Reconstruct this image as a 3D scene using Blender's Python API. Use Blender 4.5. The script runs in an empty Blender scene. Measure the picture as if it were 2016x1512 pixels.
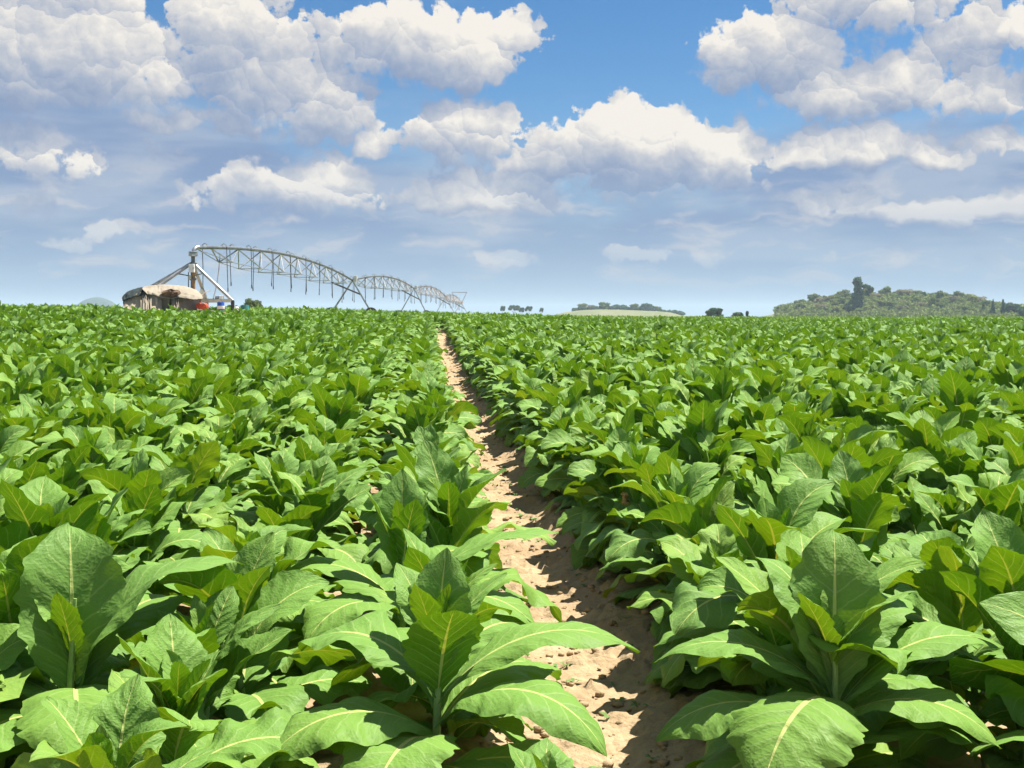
import bpy, math, random
import numpy as np
from mathutils import Vector, Matrix

R = math.radians
scene = bpy.context.scene
COL = scene.collection
rng = np.random.default_rng(7)

# ------------------------------------------------------------------ frame of the place
F = 2300.0                      # focal length in photo pixels
PITCH = math.atan(144 / F)
CAM_H = 1.85
SUN_AZ, SUN_EL = R(56), R(66)   # from +Y toward +X
SUN = Vector((math.sin(SUN_AZ) * math.cos(SUN_EL), math.cos(SUN_AZ) * math.cos(SUN_EL), math.sin(SUN_EL)))


def smooth01(t):
    t = np.clip(t, 0, 1)
    return t * t * (3 - 2 * t)


def terrain(x, y):
    """Broad lie of the land: a gentle rise ahead, higher on the pivot side."""
    x = np.asarray(x, float); y = np.asarray(y, float)
    a = 0.35 + 0.85 / (1 + np.exp(np.clip((x + 6) / 6, -40, 40)))
    t = np.clip(y / 65, 0, 1)
    s = (t * t * (3 - 2 * t)) * .6 + .4 * t
    return a * s - np.clip(y - 90, 0, 500) * .004


def at(px, py, Y):
    """World point seen at photo pixel (px, py) at distance Y ahead of the camera."""
    c, s = math.cos(PITCH), math.sin(PITCH)
    a = (px - 1008) / F; b = -(py - 756) / F
    d = Vector((a, c + b * s, -s + b * c))
    return Vector((0, 0, CAM_H)) + d * (Y / d.y)


# ------------------------------------------------------------------ object helpers
def tag(o, label=None, cat=None, group=None, kind=None):
    if label: o['label'] = label
    if cat: o['category'] = cat
    if group: o['group'] = group
    if kind: o['kind'] = kind
    return o


def empty(name, loc=(0, 0, 0), rz=0.0):
    o = bpy.data.objects.new(name, None)
    o.empty_display_size = .2
    o.location = loc; o.rotation_euler = (0, 0, rz)
    COL.objects.link(o)
    return o


def np_mesh(name, verts, faces, mat=None, uv=None, attrs=None, smooth=True):
    """Mesh from arrays: verts (n,3), faces (m,4) quads, optional per-vertex uv (n,2) and float attributes."""
    me = bpy.data.meshes.new(name)
    verts = np.asarray(verts, np.float32); faces = np.asarray(faces, np.int32)
    me.vertices.add(len(verts)); me.vertices.foreach_set('co', verts.ravel())
    k = faces.shape[1]
    me.loops.add(faces.size); me.loops.foreach_set('vertex_index', faces.ravel())
    me.polygons.add(len(faces))
    me.polygons.foreach_set('loop_start', np.arange(0, faces.size, k, dtype=np.int32))
    me.polygons.foreach_set('loop_total', np.full(len(faces), k, np.int32))
    me.polygons.foreach_set('use_smooth', np.full(len(faces), smooth, bool))
    if uv is not None:
        l = me.uv_layers.new(name='UVMap')
        l.data.foreach_set('uv', np.asarray(uv, np.float32)[faces.ravel()].ravel())
    for nm, arr in (attrs or {}).items():
        a = me.attributes.new(nm, 'FLOAT', 'POINT')
        a.data.foreach_set('value', np.asarray(arr, np.float32))
    me.update(calc_edges=True)
    me.validate()
    if mat: me.materials.append(mat)
    return me


def link_mesh(name, me, parent=None, loc=(0, 0, 0), rz=0.0):
    o = bpy.data.objects.new(name, me)
    o.location = loc; o.rotation_euler = (0, 0, rz)
    if parent is not None: o.parent = parent
    COL.objects.link(o)
    return o


class MB:
    """Collects tubes, boxes, lathes and sheets; build() links them as ONE mesh object."""
    def __init__(self): self.v = []; self.f = []

    def add(self, vs, fs):
        n = len(self.v); self.v += [tuple(p) for p in vs]; self.f += [tuple(i + n for i in f) for f in fs]; return self

    def tube(self, pts, r, n=8, caps=True):
        pts = [Vector(p) for p in pts]
        rs = r if isinstance(r, (list, tuple)) else [r] * len(pts)
        vs = []; fs = []; up = None
        for i, p in enumerate(pts):
            a = pts[max(i - 1, 0)]; b = pts[min(i + 1, len(pts) - 1)]
            t = (b - a).normalized()
            if up is None:
                up = Vector((0, 0, 1)) if abs(t.z) < .9 else Vector((1, 0, 0))
            s = t.cross(up).normalized(); u = s.cross(t).normalized(); up = u
            for k in range(n):
                an = 2 * math.pi * k / n
                vs.append(p + (s * math.cos(an) + u * math.sin(an)) * rs[i])
        for i in range(len(pts) - 1):
            for k in range(n):
                a = i * n + k; b = i * n + (k + 1) % n
                fs.append((a, b, b + n, a + n))
        if caps:
            fs.append(tuple(range(n))[::-1]); fs.append(tuple((len(pts) - 1) * n + k for k in range(n)))
        return self.add(vs, fs)

    def box(self, c, s, rz=0.0, m=None):
        c = Vector(c); q = Matrix.Rotation(rz, 3, 'Z') if m is None else m
        vs = [c + q @ Vector((x * s[0] / 2, y * s[1] / 2, z * s[2] / 2)) for z in (-1, 1) for y in (-1, 1) for x in (-1, 1)]
        return self.add(vs, [(0, 2, 3, 1), (4, 5, 7, 6), (0, 1, 5, 4), (2, 6, 7, 3), (0, 4, 6, 2), (1, 3, 7, 5)])

    def bar(self, a, b, w, h):
        a = Vector(a); b = Vector(b); t = (b - a).normalized()
        up = Vector((0, 0, 1)) if abs(t.z) < .95 else Vector((1, 0, 0))
        s = t.cross(up).normalized(); u = s.cross(t)
        m = Matrix((s, t, u)).transposed()
        return self.box((a + b) / 2, (w, (b - a).length, h), m=m)

    def lathe(self, c, prof, n=20, m=None):
        c = Vector(c); m = m or Matrix.Identity(3)
        vs = []; fs = []
        for r, z in prof:
            for k in range(n):
                an = 2 * math.pi * k / n
                vs.append(c + m @ Vector((r * math.cos(an), r * math.sin(an), z)))
        for i in range(len(prof) - 1):
            for k in range(n):
                a = i * n + k; b = i * n + (k + 1) % n
                fs.append((a, b, b + n, a + n))
        fs.append(tuple(range(n))[::-1]); fs.append(tuple((len(prof) - 1) * n + k for k in range(n)))
        return self.add(vs, fs)

    def sheet(self, rows, thick=0.0):
        """Grid of points (list of rows); thick > 0 gives it a second side."""
        nr, nc = len(rows), len(rows[0])
        vs = [Vector(p) for r in rows for p in r]
        fs = [(i * nc + j, i * nc + j + 1, (i + 1) * nc + j + 1, (i + 1) * nc + j) for i in range(nr - 1) for j in range(nc - 1)]
        self.add(vs, fs)
        return self

    def build(self, name, mat, parent=None, smooth=False, bevel=0.0, solid=0.0, loc=(0, 0, 0), rz=0.0):
        me = bpy.data.meshes.new(name)
        me.from_pydata([tuple(v) for v in self.v], [], self.f); me.update()
        if smooth:
            me.polygons.foreach_set('use_smooth', np.ones(len(me.polygons), bool))
            try: me.set_sharp_from_angle(angle=R(40))
            except Exception: pass
        me.materials.append(mat)
        o = link_mesh(name, me, parent, loc, rz)
        if solid:
            m = o.modifiers.new('thickness', 'SOLIDIFY'); m.thickness = solid; m.offset = 0
        if bevel:
            m = o.modifiers.new('bevel', 'BEVEL'); m.width = bevel; m.segments = 2; m.limit_method = 'ANGLE'
        return o


# ------------------------------------------------------------------ node helpers
class NT:
    def __init__(self, tree): self.t = tree; self.n = tree.nodes; self.l = tree.links

    def node(self, typ, **kw):
        n = self.n.new(typ)
        for k, v in kw.items(): setattr(n, k, v)
        return n

    def put(self, sock, v):
        if v is None: return
        if isinstance(v, bpy.types.NodeSocket): self.l.new(v, sock)
        else: sock.default_value = v

    def math(self, op, a, b=None, c=None, clamp=False):
        n = self.node('ShaderNodeMath', operation=op, use_clamp=clamp)
        for i, v in enumerate((a, b, c)): self.put(n.inputs[i], v)
        return n.outputs[0]

    def vmath(self, op, a, b=None, c=None, out=0):
        n = self.node('ShaderNodeVectorMath', operation=op)
        for i, v in enumerate((a, b, c)):
            if v is not None: self.put(n.inputs[i], v)
        return n.outputs[out]

    def mapr(self, v, a, b, c=0.0, d=1.0, interp='SMOOTHSTEP'):
        n = self.node('ShaderNodeMapRange', interpolation_type=interp)
        for i, x in enumerate((v, a, b, c, d)): self.put(n.inputs[i], x)
        return n.outputs[0]

    def mix(self, f, a, b, blend='MIX'):
        n = self.node('ShaderNodeMix', data_type='RGBA', blend_type=blend)
        self.put(n.inputs[0], f); self.put(n.inputs[6], a); self.put(n.inputs[7], b)
        return n.outputs[2]

    def noise(self, vec, scale, detail=4, rough=.55, dist=0.0, out=0, dims='3D', lac=2.0):
        n = self.node('ShaderNodeTexNoise', noise_dimensions=dims)
        if vec is not None: self.l.new(vec, n.inputs['Vector'])
        n.inputs['Scale'].default_value = scale; n.inputs['Detail'].default_value = detail
        n.inputs['Roughness'].default_value = rough; n.inputs['Distortion'].default_value = dist
        n.inputs['Lacunarity'].default_value = lac
        return n.outputs[out]

    def voro(self, vec, scale, feature='F1', out=0, detail=0.0, rand=1.0, dims='3D'):
        n = self.node('ShaderNodeTexVoronoi', feature=feature, voronoi_dimensions=dims)
        self.l.new(vec, n.inputs['Vector']); n.inputs['Scale'].default_value = scale
        n.inputs['Detail'].default_value = detail; n.inputs['Randomness'].default_value = rand
        return n.outputs[out]

    def ramp(self, f, stops):
        n = self.node('ShaderNodeValToRGB'); self.l.new(f, n.inputs[0]); e = n.color_ramp.elements
        while len(e) < len(stops): e.new(.5)
        for i, (p, c) in enumerate(stops): e[i].position = p; e[i].color = (*c, 1)
        return n.outputs[0]

    def attr(self, name):
        return self.node('ShaderNodeAttribute', attribute_name=name).outputs['Fac']


def material(name):
    m = bpy.data.materials.new(name); m.use_nodes = True
    m.node_tree.nodes.clear()
    return m, NT(m.node_tree)


def principled(t, col=None, rough=.7, normal=None, metal=0.0, spec=.5):
    b = t.node('ShaderNodeBsdfPrincipled')
    t.put(b.inputs['Base Color'], col if isinstance(col, bpy.types.NodeSocket) else (*col, 1))
    t.put(b.inputs['Roughness'], rough); b.inputs['Metallic'].default_value = metal
    b.inputs['Specular IOR Level'].default_value = spec
    if normal is not None: t.l.new(normal, b.inputs['Normal'])
    return b


def bump(t, h, strength=.5, dist=.01):
    n = t.node('ShaderNodeBump'); t.l.new(h, n.inputs['Height'])
    n.inputs['Strength'].default_value = strength; n.inputs['Distance'].default_value = dist
    return n.outputs[0]


def finish(t, shader):
    o = t.node('ShaderNodeOutputMaterial'); t.l.new(shader, o.inputs['Surface'])


def worn(name, col, col2, rough=.6, metal=0.0, scale=6.0, spec=.4, bstr=.2):
    """Plain weathered material: two tones mixed by noise at object scale."""
    m, t = material(name)
    tc = t.node('ShaderNodeTexCoord').outputs['Object']
    n = t.noise(tc, scale, 6, .65)
    c = t.mix(t.mapr(n, .4, .65), (*col, 1), (*col2, 1))
    b = principled(t, c, rough, bump(t, t.noise(tc, scale * 4, 4), bstr, .01), metal, spec)
    finish(t, b.outputs[0])
    return m


# ------------------------------------------------------------------ camera
cam = bpy.data.cameras.new('camera'); cam_o = bpy.data.objects.new('camera', cam); COL.objects.link(cam_o)
cam.sensor_width = 36; cam.lens = F / 2016 * 36; cam.clip_start = .05; cam.clip_end = 20000
cam_o.location = (0, 0, CAM_H); cam_o.rotation_euler = (math.pi / 2 - PITCH, 0, 0)
scene.camera = cam_o

# ------------------------------------------------------------------ light and view
EXPO = 1.27
scene.view_settings.view_transform = 'Standard'; scene.view_settings.look = 'None'
scene.view_settings.exposure = EXPO; scene.view_settings.gamma = 1
sun = bpy.data.lights.new('sun', 'SUN'); sun.energy = 4.8; sun.angle = R(.53); sun.color = (1, .95, .86)
sun_o = bpy.data.objects.new('sun', sun); COL.objects.link(sun_o)
sun_o.rotation_euler = SUN.to_track_quat('Z', 'Y').to_euler(); sun_o.location = (30, 20, 60)
cy = scene.cycles
cy.max_bounces = 8; cy.diffuse_bounces = 4; cy.glossy_bounces = 2; cy.transmission_bounces = 5; cy.transparent_max_bounces = 6
cy.volume_bounces = 0
cy.use_adaptive_sampling = True; cy.adaptive_threshold = .015
cy.caustics_reflective = False; cy.caustics_refractive = False
cy.use_denoising = True
try: cy.denoiser = 'OPENIMAGEDENOISE'
except Exception: pass
cy.sample_clamp_indirect = 6

# ------------------------------------------------------------------ sky: Nishita air plus a procedural deck of cumulus
def azel(px, py):
    v = at(px, py, 1.0) - Vector((0, 0, CAM_H)); v.normalize()
    return math.atan2(v.x, v.y), math.asin(v.z)


# cumulus bodies: centre, half width, rise above and depth below the centre (photo pixels as a unit of angle), weight
CLOUDS = [
    (130, 120, 330, 170, 100, 1.15), (-60, 60, 260, 200, 140, 1.2), (330, 150, 130, 90, 60, .95), (180, 30, 200, 120, 80, 1.0),
    (480, 110, 190, 190, 130, 1.1), (600, 190, 190, 120, 100, 1.0), (640, 90, 90, 90, 60, .8),
    (850, 100, 210, 110, 80, 1.2), (740, 70, 90, 75, 50, .9), (960, 115, 80, 60, 50, .8),
    (880, 270, 130, 105, 65, 1.1), (770, 285, 80, 60, 45, .85), (985, 262, 50, 75, 55, .75),
    (1240, 330, 220, 145, 70, 1.35), (1100, 320, 120, 80, 60, 1.0), (1400, 320, 110, 90, 65, 1.05), (1500, 355, 90, 35, 25, .6),
    (1560, 110, 190, 110, 90, 1.1), (1720, 180, 270, 90, 65, 1.15), (1740, 20, 190, 120, 80, 1.1), (1880, 120, 90, 150, 90, .95), (1930, 180, 90, 70, 60, .9), (1420, 70, 70, 50, 50, .8),
    (1680, 304, 195, 62, 36, 1.15), (1800, 306, 105, 48, 34, .95), (2000, 70, 70, 75, 50, .95),
    (1650, 392, 100, 42, 32, 1.0), (1860, 416, 180, 50, 30, 1.05), (1950, 408, 100, 48, 34, .9),
    (620, 370, 190, 75, 60, 1.05), (540, 320, 70, 50, 40, .7), (960, 385, 200, 65, 45, 1.1), (840, 370, 90, 50, 40, .8),
    (90, 320, 150, 80, 50, .85), (20, 400, 70, 60, 40, .65), (370, 390, 110, 50, 30, .72), (380, 240, 190, 40, 30, .8), (530, 245, 110, 50, 40, .75),
    (250, 462, 70, 26, 18, .66), (340, 455, 50, 24, 16, .6), (110, 475, 80, 20, 14, .54), (530, 420, 110, 36, 24, .62),
    (1255, 510, 90, 26, 20, .6), (1380, 508, 50, 24, 18, .55), (1775, 508, 75, 24, 18, .62), (1640, 495, 70, 26, 16, .52),
    (1925, 455, 70, 24, 16, .6), (980, 512, 90, 24, 18, .55), (1960, 285, 120, 34, 26, .72), (1380, 395, 120, 40, 26, .6),
    (1980, 520, 80, 20, 16, .5), (330, 300, 90, 40, 34, .55),
]


def cloud_group():
    g = bpy.data.node_groups.new('cloud_body', 'ShaderNodeTree')
    g.interface.new_socket('Vector', in_out='INPUT', socket_type='NodeSocketVector')
    g.interface.new_socket('Body', in_out='OUTPUT', socket_type='NodeSocketFloat')
    t = NT(g)
    i = t.node('NodeGroupInput'); o = t.node('NodeGroupOutput')
    s = t.node('ShaderNodeSeparateXYZ'); t.l.new(i.outputs[0], s.inputs[0])
    X, E = s.outputs[0], s.outputs[1]
    # unseen parts of the sky: a loose deck behind, overhead cover thickened to brighten the ambient fill
    acc = t.math('SUBTRACT', t.mapr(t.math('ABSOLUTE', X), .5, .75, 0, .45), .1)
    acc = t.math('MAXIMUM', acc, t.mapr(E, .29, .40, -.2, .52))
    for px, py, hw, up, dn, w in CLOUDS:
        a, e = azel(px, py - (up - dn) * .4)
        h = (up + dn) * .5
        q = t.vmath('MULTIPLY_ADD', i.outputs[0], (F / hw, F / h, 0), (-a * F / hw, -e * F / h, 0))
        r2 = t.vmath('DOT_PRODUCT', q, q, out=1)
        acc = t.math('MAXIMUM', t.math('MULTIPLY_ADD', r2, -w * .62, w * .9), acc)
    t.l.new(acc, o.inputs[0])
    return g


def build_sky():
    w = bpy.data.worlds.new('World'); scene.world = w; w.use_nodes = True
    w.node_tree.nodes.clear()
    t = NT(w.node_tree)
    sky = t.node('ShaderNodeTexSky', sky_type='NISHITA')
    sky.sun_disc = False; sky.sun_elevation = SUN_EL; sky.sun_rotation = SUN_AZ
    sky.air_density = 1.0; sky.dust_density = .6; sky.ozone_density = 2.0; sky.altitude = 1200
    d = t.node('ShaderNodeTexCoord').outputs['Generated']
    s = t.node('ShaderNodeSeparateXYZ'); t.l.new(d, s.inputs[0])
    az = t.math('ARCTAN2', s.outputs[0], s.outputs[1])
    el = t.math('ARCSINE', s.outputs[2])
    c = t.node('ShaderNodeCombineXYZ'); t.l.new(az, c.inputs[0]); t.l.new(el, c.inputs[1])
    p0 = c.outputs[0]
    # ragged outlines: warp the direction before looking the bodies up
    wn = t.vmath('SUBTRACT', t.noise(p0, 22, 3, .55, out=1, dims='2D'), (.5, .5, .5))
    p = t.vmath('ADD', p0, t.vmath('MULTIPLY', wn, (.050, .030, 0)))
    g = cloud_group()

    def body(v):
        n = t.node('ShaderNodeGroup'); n.node_tree = g; t.l.new(v, n.inputs[0]); return n.outputs[0]

    fine = t.noise(p0, 90, 5, .6, out=1, dims='2D')
    fw = t.vmath('SUBTRACT', fine, (.5, .5, .5))
    pw = t.vmath('ADD', p0, t.vmath('ADD', t.vmath('MULTIPLY', wn, (.030, .022, 0)), t.vmath('MULTIPLY', fw, (.010, .010, 0))))
    SUNWARD = (.30, .95, 0)

    def domes(scale, shift):
        """Rounded heads of cloud: how far inside its head a direction lies, and how much that side faces the sun."""
        v = t.vmath('ADD', pw, shift)
        n = t.node('ShaderNodeTexVoronoi', feature='F1', voronoi_dimensions='2D')
        t.l.new(v, n.inputs['Vector']); n.inputs['Scale'].default_value = scale; n.inputs['Detail'].default_value = 0
        rel = t.vmath('SUBTRACT', v, n.outputs['Position'])
        face = t.math('MULTIPLY', t.vmath('DOT_PRODUCT', rel, SUNWARD, out=1), scale)
        return n.outputs['Distance'], face

    dA, fA = domes(15, (.013, .02, 0)); dB, fB = domes(34, (.31, .12, 0)); dC, fC = domes(78, (.57, .83, 0))
    n0 = t.math('ADD', t.math('MULTIPLY_ADD', dA, -.55, .24), t.math('MULTIPLY_ADD', dB, -.40, .17))
    n0 = t.math('ADD', n0, t.math('MULTIPLY_ADD', dC, -.20, .085))
    s2 = t.node('ShaderNodeSeparateXYZ'); t.l.new(fw, s2.inputs[0])
    n0 = t.math('MULTIPLY_ADD', s2.outputs[0], .62, n0)
    b0 = body(p)
    b1 = body(t.vmath('ADD', p, (.008, .026, 0)))
    amp = t.mapr(el, .02, .12, .7, 1.15)
    d0 = t.math('MULTIPLY_ADD', n0, amp, t.math('SUBTRACT', b0, t.mapr(el, .03, .11, .30, .41)))
    # light reaching a head: the side toward the sun is bright, the broad underside grey
    broad = t.math('SUBTRACT', b0, b1)
    lit = t.math('MULTIPLY_ADD', broad, .90, .49)
    lit = t.math('MULTIPLY_ADD', fA, .32, lit); lit = t.math('MULTIPLY_ADD', fB, .20, lit); lit = t.math('MULTIPLY_ADD', fC, .09, lit)
    lit = t.math('MULTIPLY_ADD', s2.outputs[1], .35, lit)
    lit = t.math('ADD', lit, t.math('MULTIPLY_ADD', t.noise(p0, 11, 2, .5, dims='2D'), .6, -.3))
    lit = t.math('MAXIMUM', t.math('MINIMUM', lit, 1.0), 0.0)
    soft = t.mapr(broad, -.5, .2, .46, .13)
    alpha = t.mapr(d0, -.02, soft)
    K = 1 / .1 / 2 ** EXPO         # display-referred tones to sky units (background strength .1)
    tone = t.ramp(lit, [(0.0, (.27 * K, .35 * K, .52 * K)), (.3, (.37 * K, .435 * K, .57 * K)), (.6, (.55 * K, .575 * K, .635 * K)), (.84, (.77 * K, .75 * K, .73 * K)), (1.0, (.93 * K, .88 * K, .81 * K))])
    # thin stratus between the cumulus, thickening to the horizon
    nv = t.noise(t.vmath('MULTIPLY', p0, (5, 16, 1)), 1.0, 4, .55, dims='2D')
    veil_cov = t.mapr(el, .05, .20, 1.0, 0.0)
    side = t.math('MAXIMUM', t.mapr(az, -.06, -.40, 0, .72), t.mapr(az, .12, .4, 0, .22))
    side = t.math('MULTIPLY', side, t.mapr(el, .27, .17))
    veil = t.math('ADD', t.math('MULTIPLY_ADD', nv, 1.1, -.55), t.math('ADD', t.math('MULTIPLY', veil_cov, .85), side))
    veil = t.mapr(veil, .05, .75, 0, .93)
    vt = t.mix(t.mapr(t.noise(t.vmath('MULTIPLY', p0, (7, 34, 1)), 1.0, 3, .5, dims='2D'), .35, .65), (.235 * K, .33 * K, .53 * K, 1), (.385 * K, .465 * K, .61 * K, 1))
    vt = t.mix(t.mapr(el, .10, .0), vt, (.345 * K, .475 * K, .655 * K, 1))
    blue = t.node('ShaderNodeHueSaturation'); t.l.new(sky.outputs[0], blue.inputs['Color'])
    blue.inputs['Saturation'].default_value = 1.34; blue.inputs['Value'].default_value = .46
    air = t.mix(veil, blue.outputs[0], vt)
    # faint ranks of flattened far cloud above the horizon
    rk = t.noise(t.vmath('ADD', t.vmath('MULTIPLY', p0, (15, 62, 1)), t.vmath('MULTIPLY', wn, (.8, 1.2, 0))), 1.0, 5, .55, dims='2D')
    rk = t.math('MULTIPLY', t.mapr(rk, .50, .72, 0, .62), t.math('MULTIPLY', t.mapr(el, .012, .04), t.mapr(el, .16, .08)))
    air = t.mix(rk, air, (.62 * K, .62 * K, .66 * K, 1))
    # farther cumulus sink into the air near the horizon
    far = t.mapr(el, .04, .12, .24, 1.0, 'LINEAR')
    col = t.mix(t.math('MULTIPLY', alpha, far), air, tone)
    bg = t.node('ShaderNodeBackground'); t.l.new(col, bg.inputs[0]); bg.inputs[1].default_value = .1
    o = t.node('ShaderNodeOutputWorld'); t.l.new(bg.outputs[0], o.inputs[0])
    w.cycles.sampling_method = 'MANUAL'; w.cycles.sample_map_resolution = 256


build_sky()
# ------------------------------------------------------------------ ground
def path_x(y):
    y = np.asarray(y, float)
    return .70 - .0745 * y - .15 * np.sin(np.pi * np.clip(y, 0, 58) / 58)


def land(x, y):
    """terrain() plus the long fall of the country behind the field."""
    z = terrain(x, np.minimum(y, 200))
    return z - np.clip(np.asarray(y, float) - 200, 0, None) * .011


def vnoise(x, y, seed=0):
    """Smooth value noise on the plane, 0..1."""
    x = np.asarray(x, float); y = np.asarray(y, float)
    xi = np.floor(x).astype(np.int64); yi = np.floor(y).astype(np.int64)
    fx = x - xi; fy = y - yi
    fx = fx * fx * (3 - 2 * fx); fy = fy * fy * (3 - 2 * fy)

    def h(a, b):
        n = (a * 374761393 + b * 668265263 + seed * 974711) & 0xFFFFFFFF
        n = ((n ^ (n >> 13)) * 1274126177) & 0xFFFFFFFF
        return ((n ^ (n >> 16)) & 0xFFFF) / 65535.0
    a = h(xi, yi); b = h(xi + 1, yi); c = h(xi, yi + 1); d = h(xi + 1, yi + 1)
    return (a * (1 - fx) + b * fx) * (1 - fy) + (c * (1 - fx) + d * fx) * fy


def soil_material():
    m, t = material('sandy_soil')
    p = t.node('ShaderNodeNewGeometry').outputs['Position']
    big = t.noise(p, .9, 5, .6); mid = t.noise(p, 9, 6, .65); fine = t.noise(p, 70, 4, .7)
    c = t.ramp(mid, [(.25, (.27, .190, .108)), (.5, (.39, .288, .172)), (.78, (.48, .365, .23))])
    c = t.mix(t.mapr(big, .42, .62, 0, .6), c, (.28, .195, .112, 1))
    c = t.mix(t.mapr(fine, .55, .75, 0, .45), c, (.20, .13, .08, 1))
    crumbs = t.voro(p, 26, 'F1', 0)
    hgt = t.math('ADD', t.math('MULTIPLY', mid, 1.0), t.math('ADD', t.math('MULTIPLY', fine, .35), t.math('MULTIPLY', crumbs, -.5)))
    b = principled(t, c, .95, bump(t, hgt, .9, .02), 0, .1)
    finish(t, b.outputs[0])
    return m


SOIL = soil_material()


def grid_mesh(xs, ys, zf):
    X, Y = np.meshgrid(xs, ys)
    Z = zf(X, Y)
    v = np.stack([X, Y, Z], -1).reshape(-1, 3)
    nx, ny = len(xs), len(ys)
    i = np.arange(ny - 1)[:, None] * nx + np.arange(nx - 1)[None]
    f = np.stack([i, i + 1, i + nx + 1, i + nx], -1).reshape(-1, 4)
    return v, f


def build_ground():
    ys = np.concatenate([np.linspace(-30, 0, 8), np.linspace(1, 90, 90), np.linspace(95, 200, 22), np.geomspace(220, 9000, 26)])
    xr = np.concatenate([np.linspace(.5, 40, 40), np.linspace(44, 120, 20), np.geomspace(135, 6000, 22)])
    xs = np.concatenate([-xr[::-1], [0], xr])
    v, f = grid_mesh(xs, ys, lambda X, Y: land(X, Y) - .06)
    o = link_mesh('ground', np_mesh('ground', v, f, SOIL)); tag(o, 'sandy soil under the tobacco crop', kind='structure')
    # the trodden furrow between two rows: a fine sheet with clods, banked up to the rows
    y = [1.2]
    while y[-1] < 64: y.append(y[-1] + max(.022, y[-1] * .0042))
    y = np.array(y); w = np.linspace(-1.12, 1.12, 92)
    U, Y = np.meshgrid(w, y)
    X = path_x(Y) + U
    bank = .13 * smooth01((np.abs(U) - .18) / .5)
    n1 = vnoise(X * 5, Y * 5, 1); n2 = vnoise(X * 13, Y * 13, 2); n3 = vnoise(X * 31, Y * 31, 3)
    clod = np.clip(vnoise(X * 9 + 3 * n2, Y * 9, 5) - .58, 0, 1) * .16
    Z = land(X, Y) + .004 + bank + .045 * (n1 - .5) + .020 * (n2 - .5) + .010 * (n3 - .5) + .65 * clod * (.5 + n3)
    v = np.stack([X, Y, Z], -1).reshape(-1, 3)
    nx = len(w); ny = len(y)
    i = np.arange(ny - 1)[:, None] * nx + np.arange(nx - 1)[None]
    f = np.stack([i, i + 1, i + nx + 1, i + nx], -1).reshape(-1, 4)
    o = link_mesh('footpath', np_mesh('footpath', v, f, SOIL)); tag(o, 'bare sandy furrow between the two nearest crop rows', kind='structure')
    # loose crumbs of soil on it
    t = (1 + 5 ** .5) / 2
    ico = np.array([(-1, t, 0), (1, t, 0), (-1, -t, 0), (1, -t, 0), (0, -1, t), (0, 1, t), (0, -1, -t), (0, 1, -t), (t, 0, -1), (t, 0, 1), (-t, 0, -1), (-t, 0, 1)], float) / 1.9
    icf = np.array([(0, 11, 5), (0, 5, 1), (0, 1, 7), (0, 7, 10), (0, 10, 11), (1, 5, 9), (5, 11, 4), (11, 10, 2), (10, 7, 6), (7, 1, 8), (3, 9, 4), (3, 4, 2), (3, 2, 6), (3, 6, 8), (3, 8, 9), (4, 9, 5), (2, 4, 11), (6, 2, 10), (8, 6, 7), (9, 8, 1)])
    n = 3600
    py = 2.5 + 38 * rng.random(n) ** 1.9; pu = rng.normal(0, .33, n)
    px = path_x(py) + pu
    size = .006 + .022 * rng.random(n) ** 3
    V = ico[None] * size[:, None, None] * (0.7 + .6 * rng.random((n, 12, 1))) * np.array([1.2, 1, .7])
    V[..., 0] += px[:, None]; V[..., 1] += py[:, None]
    zz = land(px, py) + .004 + .13 * smooth01((np.abs(pu) - .18) / .5) + .05 * (vnoise(px * 5, py * 5, 1) - .5)
    V[..., 2] += (zz + size * .3)[:, None]
    FF = icf[None] + (np.arange(n) * 12)[:, None, None]
    me = np_mesh('soil_crumbs', V.reshape(-1, 3), FF.reshape(-1, 3), SOIL, smooth=True)
    o = link_mesh('soil_crumbs', me); tag(o, 'loose crumbs of dry soil scattered along the furrow', 'soil crumbs', kind='stuff')

    # tiny seedlings of weed in the furrow
    wm, t = material('weed_leaf'); bq = principled(t, t.mix(t.noise(t.node('ShaderNodeNewGeometry').outputs['Position'], 5, 2), (.06, .16, .03, 1), (.16, .24, .06, 1)), .6, None, 0, .3); finish(t, bq.outputs[0])
    n = 260
    py = 3.6 + 26 * rng.random(n) ** 1.6; pu = rng.uniform(-.5, .5, n); px = path_x(py) + pu
    zz = land(px, py) + .13 * smooth01((np.abs(pu) - .18) / .5) + .05 * (vnoise(px * 5, py * 5, 1) - .5)
    V, FF = [], []
    for i in range(n):
        k = int(rng.integers(3, 7)); s0 = rng.uniform(.012, .034)
        for j in range(k):
            a = rng.uniform(0, 6.28); d = np.array([math.cos(a), math.sin(a), 0]); q = np.array([-d[1], d[0], 0]); c = np.array([px[i], py[i], zz[i] + .006])
            up = np.array([0, 0, 1.0]); m = len(V) * 4
            V.append([c, c + d * s0 * .8 + q * s0 * .4 + up * s0 * .8, c + d * s0 * 1.7 + up * s0 * .75, c + d * s0 * .8 - q * s0 * .4 + up * s0 * .8]); FF.append([m, m + 1, m + 2, m + 3])
    o = link_mesh('weeds', np_mesh('weeds', np.array(V).reshape(-1, 3), FF, wm, smooth=False)); tag(o, 'tiny weed seedlings dotted over the sandy furrow', 'weeds', kind='stuff')


build_ground()
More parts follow.
